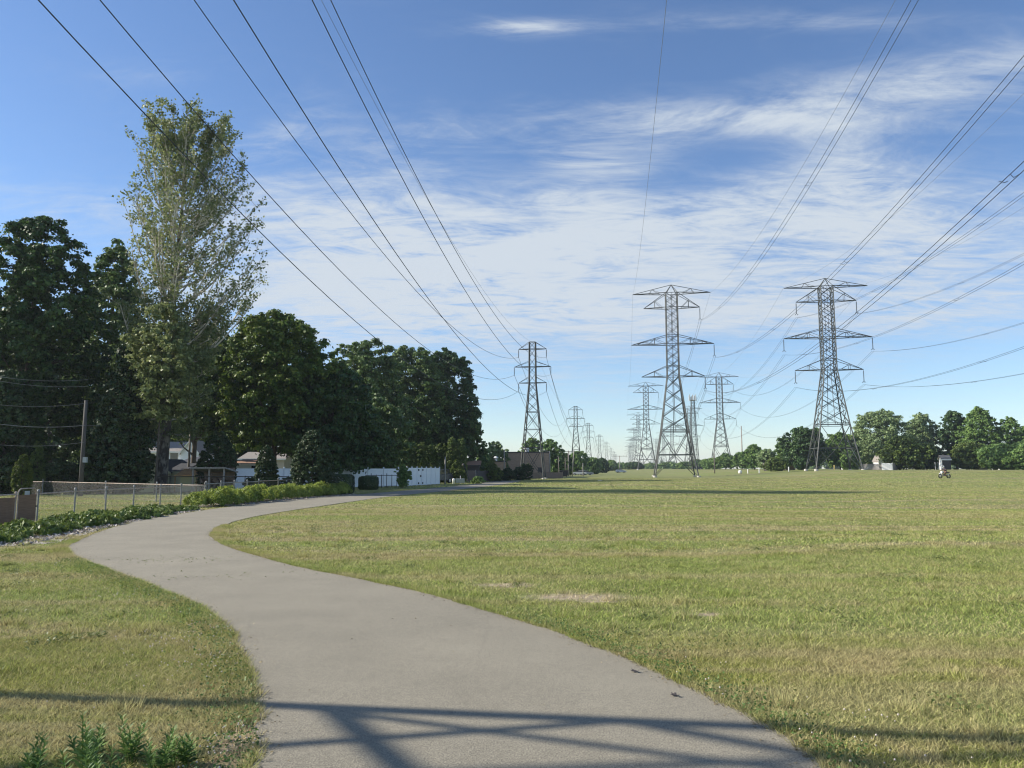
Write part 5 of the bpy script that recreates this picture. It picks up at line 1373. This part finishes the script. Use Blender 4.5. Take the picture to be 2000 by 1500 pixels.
# small white garage with brown roof
D6 = 78.; g6 = tz(LX(490, D6), D6)
gable_house('garage', LX(466, D6), LX(502, D6), D6, D6 + 6, 0, HZ(907, D6) - g6, HZ(899, D6) - g6, M['white_siding'], M['shingle_brown'], 'small white garage with a low brown roof behind the white fence', 'x', GHs, windows=((1.0, HZ(913, D6) - g6, .6, .5),))
D7 = 110.; g7 = HZ(930, D7)
gable_house('house', LX(475, D7), LX(560, D7), D7, D7 + 8, 0, HZ(897, D7) - g7, HZ(884, D7) - g7, mat('beige_siding', (.42, .38, .33), .8, (.48, .44, .38), 1), M['shingle'], 'beige house half hidden behind the pear shaped evergreen', 'x', GHs, gz=g7)
MB().box(-1, .0, 0, 1, 0, 4.6).build('chimney', M['brick'], [o for o in bpy.data.objects if o.get('label', '').startswith('beige house')][0])

# ------------------------------------------------------------------ brick building and neighbours
D8 = 150.; xa, xb = LX(980, D8), LX(1073, D8); g8 = 0.0; h8 = HZ(884.5, D8)
e = empty('brick_building', ((xa + xb) / 2, D8, g8), -.0, label='flat roofed tan brick building behind the slim pylon', cat='building'); w = (xb - xa) / 2; w1 = LX(1056, D8) - (xa + xb) / 2
MB().box(-w, w, 0, 22, -.5, h8).build('wall', M['brick'], e)
MB().box(-w - .06, w + .06, -.07, 22.06, h8 - .02, h8 + .22).build('roof', M['trim'], e)
dr = MB().box(LX(1055, D8) - (xa + xb) / 2 - .55, LX(1055, D8) - (xa + xb) / 2 + .5, -.05, .02, -.1, 2.1).build('door', M['trim'], e)
MB().box(LX(1055, D8) - (xa + xb) / 2 + .3, LX(1055, D8) - (xa + xb) / 2 + .38, -.12, -.052, .95, 1.05).build('handle', M['galv'], dr)
MB().lathe([(.3, h8 + .23), (.3, h8 + .7), (.55, h8 + .8), (.55, h8 + 1.0), (.1, h8 + 1.15)], (LX(1028, D8) - (xa + xb) / 2, 3, 0), 12).build('roof_vent', M['white'], e)
MB().lathe([(.2, h8 + .23), (.2, h8 + .6), (.35, h8 + .75), (.1, h8 + .9)], (LX(1031.5, D8) - (xa + xb) / 2, 3.4, 0), 12).build('roof_vent', M['white'], e)
# low annex
e = empty('annex', (LX(975, 140), 140, 0), label='low flat brick annex left of the brick building', cat='building')
MB().box(-2.6, 1.2, 0, 6, -.4, HZ(902, 140)).build('wall', M['brick'], e); MB().box(-2.7, 1.25, -.1, 6.1, HZ(902, 140) - .02, HZ(902, 140) + .14).build('roof', M['trim'], e)
MB().lathe([(.25, HZ(902, 140) + .14), (.25, HZ(902, 140) + .6), (.5, HZ(902, 140) + .75), (.2, HZ(902, 140) + 1)], (-.6, 1, 0), 12).build('roof_vent', M['white'], e)
D9 = 118.
gable_house('hut', LX(908, D9), LX(936, D9), D9, D9 + 4, 0, HZ(909, D9), HZ(901.5, D9), M['darkwood'], M['shingle_brown'], 'dark hut with a sunlit brown shingle roof', 'x', over=.3, trimm='trim')
gable_house('house', LX(1072, 260), LX(1103, 260), 260, 268, 0, HZ(916, 260) - .4, HZ(908, 260) - .2, M['white'], mat('blue_shingle', (.10, .13, .17), .9, (.14, .17, .21), 4), 'low house with a blue grey roof right of the brick building', 'x', over=.3)


def board_fence(name, P, Q, h, m, label, n, group='wooden fences', gap=.015, gz=None):
    o0 = P; g_ = tz(*P) if gz is None else gz; e = empty(name, (P[0], P[1], g_), label=label, cat='fence', group=group); L_ = math.hypot(Q[0] - P[0], Q[1] - P[1]); ang = math.atan2(Q[1] - P[1], Q[0] - P[0]); rr_ = random.Random(n)
    mb = MB(); w = L_ / n
    for i in range(n): mb.box(i * w, (i + 1) * w - gap, -.012, .012, .02, h + rr_.uniform(-.03, .03))
    mb.build('boards', M[m], e, rz=ang)
    k = max(2, int(L_ / 2.4) + 1)
    for i in range(k): MB().box(i * L_ / (k - 1) - .05, i * L_ / (k - 1) + .05, .015, .115, -.3, h + .08).build('post', M['greywood' if m != 'white' else 'white'], e, rz=ang)
    return e


Pg = G(898, 940); board_fence('board_fence', Pg, (LX(930, Pg[1] + 3), Pg[1] + 3), 1.55, 'plank', 'brown weathered board fence behind the utility cabinets', 14)
Ph = G(931, 938); board_fence('board_fence', (LX(931, 106), 106.), (LX(966, 112), 112.), 1.5, 'darkwood', 'dark board fence between the hut and the shrubs', 16)
board_fence('board_fence', (LX(1040, 144), 144.), (LX(1098, 150), 150.), 1.15, 'plank', 'low brown fence right of the slim pylon foot', 26)

# utility cabinets
cx_, cy_ = G(888, 944.5); e = empty('utility_cabinet', (cx_ - .12, cy_, 0), label='small white round topped utility pedestal', cat='cabinet', group='utility cabinets by the path')
MB().lathe([(.17, 0), (.17, .52), (.14, .60), (.03, .63)], n=16).build('body', M['white'], e, smooth=True); MB().lathe([(.19, -.05), (.19, .04)], n=16).build('base', M['grey_box'], e)
e = empty('utility_cabinet', (cx_ + .55, cy_ + .15, 0), label='wide low grey utility cabinet with ribbed front', cat='cabinet', group='utility cabinets by the path')
MB().box(-.42, .62, -.25, .25, .08, .60).build('body', M['grey_box'], e, bevel=.02)
for k in range(3): MB().box(-.32 + k * .36, -.30 + k * .36 + .26, -.262, -.248, .14, .54).build('door', M['grey_box'], e)
for k in range(4): MB().box(-.38 + k * .31, -.32 + k * .31, -.2, .2, -.05, .08).build('foot', M['galv'], e)
MB().lathe([(.03, 0), (.03, .95)], (.1, .4, 0), 8).build('marker_post', M['white'], e)

# white stake figure beside the hedge
x, y = G(681, 958); e = empty('yard_marker', (x, y, 0), label='small white A shaped stand between trunk and square hedge', cat='stand')
MB().tube([(-.13, -.05, 0), (0, 0, .92)], .035, 6).tube([(.16, -.05, 0), (0, 0, .92)], .035, 6).build('legs', M['white'], e); MB().box(-.10, .10, -.03, .0, .5, .86).build('panel', M['white'], e); MB().tube([(-.08, -.04, .42), (.10, -.04, .42)], .02, 6).build('crossbar', M['white'], e)

# ------------------------------------------------------------------ cars
def car(x, y, rz, paint, label, group='parked vehicles', van=False):
    e = empty('parked_car', (x, y, tz(x, y)), rz, label=label, cat='car', group=group)
    hr_ = 1.75 if van else 1.45
    side = [(-2.2, .35), (-2.25, .7), (-2.1, .95), (-1.2 if not van else -2.0, 1.02 if not van else 1.25), (1.1, 1.0), (1.9, .88), (2.22, .7), (2.2, .35)]
    b_ = MB(); rows = []
    for (yy_, ins) in ((-.88, .06), (-.84, 0), (.84, 0), (.88, .06)):
        rows.append([(px_ * (1 - ins * .1), yy_, pz_ - (ins * .6 if pz_ > .6 else -ins * .6)) for px_, pz_ in side])
    n = len(side); vs = sum(rows, []); fs = []
    for i in range(3):
        for k in range(n): fs.append((i * n + k, i * n + (k + 1) % n, (i + 1) * n + (k + 1) % n, (i + 1) * n + k))
    fs += [tuple(range(n)), tuple(range(4 * n - 1, 3 * n - 1, -1))]
    b_.add(vs, fs); b_.build('body', paint, e)
    cab = [(-1.95, .98), (-1.6, hr_ - .04), (-.2, hr_), (.35, hr_ - .05), (1.15, .98)]
    MB().prism(cab, 1, -.70, .70).build('cabin', M['glass'], e)
    MB().prism([(-1.62, hr_ - .05), (-1.55, hr_ + .01), (-.2, hr_ + .04), (.38, hr_ - .01), (.36, hr_ - .06)], 1, -.72, .72).build('roof', paint, e)
    for sx_ in (-1.35, 1.35):
        for sy in (-1, 1):
            t0 = MB(); t0.lathe([(.20, -.11), (.32, -.11), (.34, -.06), (.34, .06), (.32, .11), (.20, .11)], n=18); wo = t0.build('wheel', M['tyre'], e); wo.location = (sx_, sy * .82, .34); wo.rotation_euler = (math.pi / 2, 0, 0)
            ro = MB().lathe([(.02, -.115), (.20, -.112), (.20, .112), (.02, .115)], n=14).build('rim', M['rim'], wo)
    for sy in (-1, 1):
        MB().box(2.14, 2.24, sy * .62 - .16, sy * .62 + .16, .6, .76).build('headlight', M['white'], e); MB().box(-2.27, -2.18, sy * .66 - .12, sy * .66 + .12, .7, .86).build('taillight', mat('red_lens', (.3, .01, .01), .3), e)
    return e


paint = lambda n, c: mat(n, c, .25, spec=.6)
car(LX(857, 96), 96, math.radians(242), paint('navy_paint', (.03, .035, .05)), 'dark car parked behind the right end of the white fence', van=True)
car(LX(1094, 200), 200, math.radians(75), paint('pale_paint', (.55, .56, .57)), 'pale car parked left of the dark bin', van=True)
car(LX(1130, 232), 232, math.radians(170), paint('silver_paint', (.45, .46, .48)), 'silver car parked right of the utility poles')
car(LX(1143, 236), 236, math.radians(10), paint('grey_paint', (.30, .31, .33)), 'grey car parked touching the silver one')
car(LX(1210, 330), 330, math.radians(5), paint('white_car_paint', (.75, .75, .75)), 'white car far off at the vanishing point')
car(LX(1357, 330), 330, math.radians(5), paint('black_car_paint', (.03, .03, .03)), 'dark car far off right of the middle pylon')
x = LX(1100, 178); e = empty('waste_bin', (x, 178, tz(x, 178)), label='big dark waste bin on the grass near the poles', cat='bin')
MB().prism([(-.75, .15), (.75, .15), (.95, 1.5), (-.95, 1.5)], 1, -.7, .7).build('body', M['black_metal'], e); MB().box(-1.0, 1.0, -.75, .75, 1.5, 1.6).build('lid', M['trim'], e)
for s in (-.6, .6): MB().tube([(s, -.75, .1), (s, -.65, .1)], .1, 10).build('wheel', M['tyre'], e)

# ------------------------------------------------------------------ right side: fences, sheds, bits
def RP(px, d): return (LX(px, d), float(d))


board_fence('board_fence', RP(1674, 176), RP(1714, 174), 1.35, 'greywood', 'grey board fence right of the right hand pylon legs', 40)
board_fence('board_fence', RP(1714, 173), RP(1735, 172), 1.55, 'white', 'sunlit cream panel fence before the bright green shrub', 6, gap=.004)
board_fence('board_fence', RP(1735.4, 172), RP(1744, 178), 1.45, 'greywood', 'brown curved end of the cream panel fence', 8)
board_fence('board_fence', RP(1552, 196), RP(1566, 196), 1.3, 'greywood', 'short grey board fence under the spreading tree', 14)
board_fence('board_fence', RP(1528, 198), RP(1546, 199), 1.1, 'plank', 'low tan board fence under the light green tree', 16)
board_fence('board_fence', RP(1486, 205), RP(1528, 203), .9, 'darkwood', 'low dark board fence left of the tan one', 30)
chain_fence([RP(1817, 172), RP(1823, 172), RP(1830, 172), RP(1840, 172.5)], 1.5, 'short mesh fence with white posts left of the brown roofed house', rail='galv', post='white', pr=.045, group='fences of the right side')
e = gable_house('house', LX(1830, 168), LX(1846, 168), 168, 169.0, 0, 2.4, 3.0, M['white'], M['shingle'], 'tiny white walled house with a brown grey roof and a dark sheet as porch shade', 'x', over=.25, windows=())
MB().box(-.78, .95, -.75, -.52, -.1, 2.3).build('porch_shade', M['screen_dark'], e)  # dark sheet standing in for the shade on the house front
gable_house('shed', LX(1902, 176), LX(1918, 176), 176, 178, 0, 1.3, 1.55, M['white'], M['shingle'], 'small white shed under the broad shrub', 'x', over=.1)
gable_house('shed', LX(1945, 186), LX(1962, 186), 186, 190, 0, 4.0, 4.6, M['white'], M['shingle'], 'white gable glimpsed through the broad right shrub', 'y', over=.2)
gable_house('shed', LX(1708, 184), LX(1718, 184), 184, 187, 0, 2.1, 3.3, M['white'], M['shingle'], 'small white pointed shed gable behind the cream fence', 'y', over=.12)
gable_house('house', LX(1652, 200), LX(1668, 200), 200, 206, 0, 2.2, 2.9, M['white'], M['shingle'], 'white house wall glimpsed behind the pylon legs', 'x', over=.2)
gable_house('house', LX(1489, 218), LX(1498, 218), 218, 219.4, 0, 1.3, 1.8, M['white'], M['shingle'], 'white house glimpsed below the light green tree', 'x', over=.2)
x, y = RP(1440, 190); e = empty('tank', (x, y, tz(x, y)), label='small round white tank at the far edge of the field', cat='tank'); MB().lathe([(.15, .05), (.38, .1), (.46, .45), (.38, .8), (.15, .95)], n=18).build('shell', M['white'], e, smooth=True); MB().lathe([(.25, -.2), (.25, .08)], n=12).build('base', M['concrete'], e)
for i, (px, d, h) in enumerate([(1477, 185, 1.0), (1534, 180, 1.0), (1622, 176, 1.0), (1455, 190, .9)]):
    x, y = RP(px, d); o = MB().lathe([(.13, -.2), (.13, h), (.09, h + .12)], n=10).build('marker_post', M['white'] if i != 2 else mat('yellow_post', (.7, .55, .2), .6), loc=(x, y, tz(x, y)))
    prop(o, ['pale marker post below the pale round tree', 'pale marker post under the spreading tree', 'yellow marker post between the right pylon legs', 'pale marker post right of the white tank'][i], 'post', 'marker posts at the far edge of the field')
x, y = G(1137 + 35, 939.5); o = MB().prism([(-.35, 0), (.35, 0), (.2, .07), (-.25, .05)], 1, -.2, .2).build('litter', M['white'], loc=(x, y, tz(x, y) + .02)); prop(o, 'small white scrap lying on the far grass', 'litter')
for i, (px, py) in enumerate([(1240, 1318), (1318, 1366)]):
    x, y = G(px, py); rr_ = random.Random(i); mb = MB()
    for k in range(5): a = rr_.uniform(0, 6.28); mb.add([(0 + .01 * k, 0, .03), (.03 * math.cos(a), .03 * math.sin(a), .034), (.045 * math.cos(a + .5), .045 * math.sin(a + .5), .043), (.02 * math.cos(a + 1), .02 * math.sin(a + 1), .03)], [(0, 1, 2, 3)])
    o = mb.build('dry_leaf', M['trim'], loc=(x, y, 0)); prop(o, ['dark dry leaf on the path near its right edge, farther one', 'dark dry leaf on the path near its right edge, nearer one'][i], 'leaf', 'dry leaves on the path')

# ------------------------------------------------------------------ rider and dirt bike
def rider():
    D = 118.; x = LX(1834, D); gz = tz(x, D); rz = math.radians(194)
    e = empty('dirt_bike', (x, D, gz), rz, label='small black and white dirt bike crossing the field', cat='motorcycle')
    for s, R in ((.68, .29), (-.62, .30)):
        wb = MB(); ring_ = []
        for k in range(20): a = 2 * math.pi * k / 20; ring_.append((R * .86 * math.cos(a), 0, R * .86 * math.sin(a)))
        wb.tube(ring_ + [ring_[0]], R * .24, 8, cap=False); wo = wb.build('wheel', M['tyre'], e, loc=(s, 0, R), smooth=True)
        rb = MB(); rb.tube([(0, -.07, 0), (0, .07, 0)], .05, 8)
        for k in range(10): a = 2 * math.pi * k / 10; rb.tube([(0, 0, 0), (R * .8 * math.cos(a), 0, R * .8 * math.sin(a))], .006, 4)
        rb.build('rim', M['rim'], wo)
    fr = MB()
    for s in (-.06, .06):
        fr.tube([(.40, s, .92), (.20, s, .45), (-.15, s, .32), (-.25, s, .62), (.38, s, .80)], .02, 6); fr.tube([(-.18, s, .36), (-.62, s, .30)], .025, 6)
    fr.build('frame', M['black_metal'], e)
    MB().box(-.15, .2, -.09, .09, .36, .6).build('engine', M['galv'], e, bevel=.02)
    fk = MB(); [fk.tube([(.40, s, .95), (.68, s, .29)], .03, 6) for s in (-.09, .09)]; fk.build('fork', M['white'], e)
    MB().tube([(.90, 0, .58), (.72, 0, .66), (.52, 0, .62)], [.03, .09, .06], 6).build('front_mudguard', M['white'], e)
    MB().tube([(-.35, 0, .72), (-.62, 0, .76), (-.92, 0, .86)], [.06, .08, .03], 6).build('rear_mudguard', M['black_metal'], e)
    MB().tube([(.30, 0, .82), (.05, 0, .80), (-.30, 0, .76), (-.55, 0, .78)], [.08, .11, .11, .06], 8).build('seat', M['black_metal'], e, smooth=True)
    MB().box(.28, .5, -.13, .13, .72, .98).build('number_plate', M['white'], e, bevel=.02)
    hb = MB(); hb.tube([(.32, -.34, 1.08), (.38, -.15, 1.02), (.38, .15, 1.02), (.32, .34, 1.08)], .018, 6); hb.build('handlebar', M['black_metal'], e)
    MB().tube([(-.1, .13, .42), (-.4, .14, .5), (-.7, .14, .62)], [.03, .05, .05], 8).build('exhaust', M['rim'], e)
    # the rider, one skinned body
    e.scale = (1.15, 1.15, 1.12)
    p = empty('person', (x, D, gz), rz, label='rider in dark top and white helmet leaning forward on the dirt bike', cat='person')
    p.scale = (1.15, 1.15, 1.12)
    jt = {'pel': (-.22, 0, .92, .14), 'bel': (-.14, 0, 1.06, .13), 'che': (.0, 0, 1.24, .15), 'nek': (.10, 0, 1.40, .06), 'hd': (.14, 0, 1.52, .09)}
    E = [('pel', 'bel'), ('bel', 'che'), ('che', 'nek'), ('nek', 'hd')]
    for s, n in ((-1, 'l'), (1, 'r')):
        jt.update({n + 'sh': (.02, s * .17, 1.30, .06), n + 'el': (.14, s * .32, 1.12, .042), n + 'wr': (.30, s * .31, 1.10, .028), n + 'pa': (.345, s * .29, 1.105, .030),
                   n + 'hip': (-.2, s * .10, .88, .09), n + 'kn': (.16, s * .18, .74, .065), n + 'an': (-.02, s * .16, .40, .042), n + 'to': (.14, s * .16, .36, .035)})
        E += [('che', n + 'sh'), (n + 'sh', n + 'el'), (n + 'el', n + 'wr'), (n + 'wr', n + 'pa'), ('pel', n + 'hip'), (n + 'hip', n + 'kn'), (n + 'kn', n + 'an'), (n + 'an', n + 'to')]
        for f in range(4):
            yb = s * (.25 + .022 * f); jt[n + 'f%d' % f] = (.375, yb, 1.115 - .002 * f, .009); jt[n + 'g%d' % f] = (.36 - .004 * f, yb, 1.06 + .004 * f, .008); E += [(n + 'pa', n + 'f%d' % f), (n + 'f%d' % f, n + 'g%d' % f)]
        jt[n + 't'] = (.325, s * .245, 1.06, .010); E.append((n + 'pa', n + 't'))
    names = list(jt); me = bpy.data.meshes.new('body'); me.from_pydata([jt[k][:3] for k in names], [(names.index(a), names.index(b)) for a, b in E], [])
    o = bpy.data.objects.new('body', me); COL.objects.link(o); o.parent = p; sk = o.modifiers.new('skin', 'SKIN')
    for i, k in enumerate(names): me.skin_vertices[0].data[i].radius = (jt[k][3], jt[k][3])
    me.skin_vertices[0].data[0].use_root = True; sb = o.modifiers.new('sub', 'SUBSURF'); sb.levels = 1; sb.render_levels = 1
    me.materials.append(mat('skin', (.45, .27, .19), .6)); sk.use_smooth_shade = True
    def cloth(name, chain, m_, ns=10):
        mb = MB()
        for c in chain: mb.tube([q[:3] for q in c], [q[3] for q in c], ns)
        return mb.build(name, m_, p, smooth=True)
    shirt = mat('dark_shirt', (.03, .03, .05), .9); trous = mat('tan_trousers', (.33, .20, .13), .9)
    cloth('shirt', [[(-.24, 0, .90, .15), (-.14, 0, 1.06, .165), (.0, 0, 1.25, .19), (.08, 0, 1.36, .10)]] + [[(.0, s * .12, 1.30, .09), (.03, s * .2, 1.28, .085), (.10, s * .28, 1.18, .065)] for s in (-1, 1)], shirt)
    cloth('trousers', [[(-.24, s * .08, .92, .12), (-.02, s * .14, .85, .105), (.17, s * .18, .75, .085), (.08, s * .17, .55, .07), (.0, s * .16, .42, .06)] for s in (-1, 1)], trous)
    cloth('boots', [[(-.03, s * .16, .5, .055), (-.03, s * .16, .38, .06), (.06, s * .16, .35, .05), (.17, s * .16, .35, .035)] for s in (-1, 1)], M['black_metal'])
    hm = MB().lathe([(.02, -.14), (.11, -.12), (.145, -.02), (.14, .07), (.09, .14), (.01, .16)], (.15, 0, 1.55), 16).build('helmet', M['white'], p, smooth=True)
    MB().box(.24, .305, -.085, .085, 1.50, 1.60).build('visor', M['glass'], hm, bevel=.02)
    MB().prism([(.20, 1.64), (.38, 1.66), (.38, 1.675), (.20, 1.67)], 1, -.08, .08).build('peak', M['black_metal'], hm)


rider()

# ------------------------------------------------------------------ haze
HZM = bpy.data.materials.new('haze_air'); HZM.use_nodes = True; t = HZM.node_tree; t.nodes.clear()
oo = t.nodes.new('ShaderNodeOutputMaterial'); pv_ = t.nodes.new('ShaderNodeVolumePrincipled'); pv_.inputs['Color'].default_value = (.80, .88, 1.0, 1); pv_.inputs['Density'].default_value = .00017; pv_.inputs['Anisotropy'].default_value = .2
t.links.new(pv_.outputs[0], oo.inputs['Volume'])
o = MB().box(-2650, 2650, -65, 3650, -2.0, 56).build('haze', HZM); prop(o, kind='stuff')
print('objects', len(bpy.data.objects))
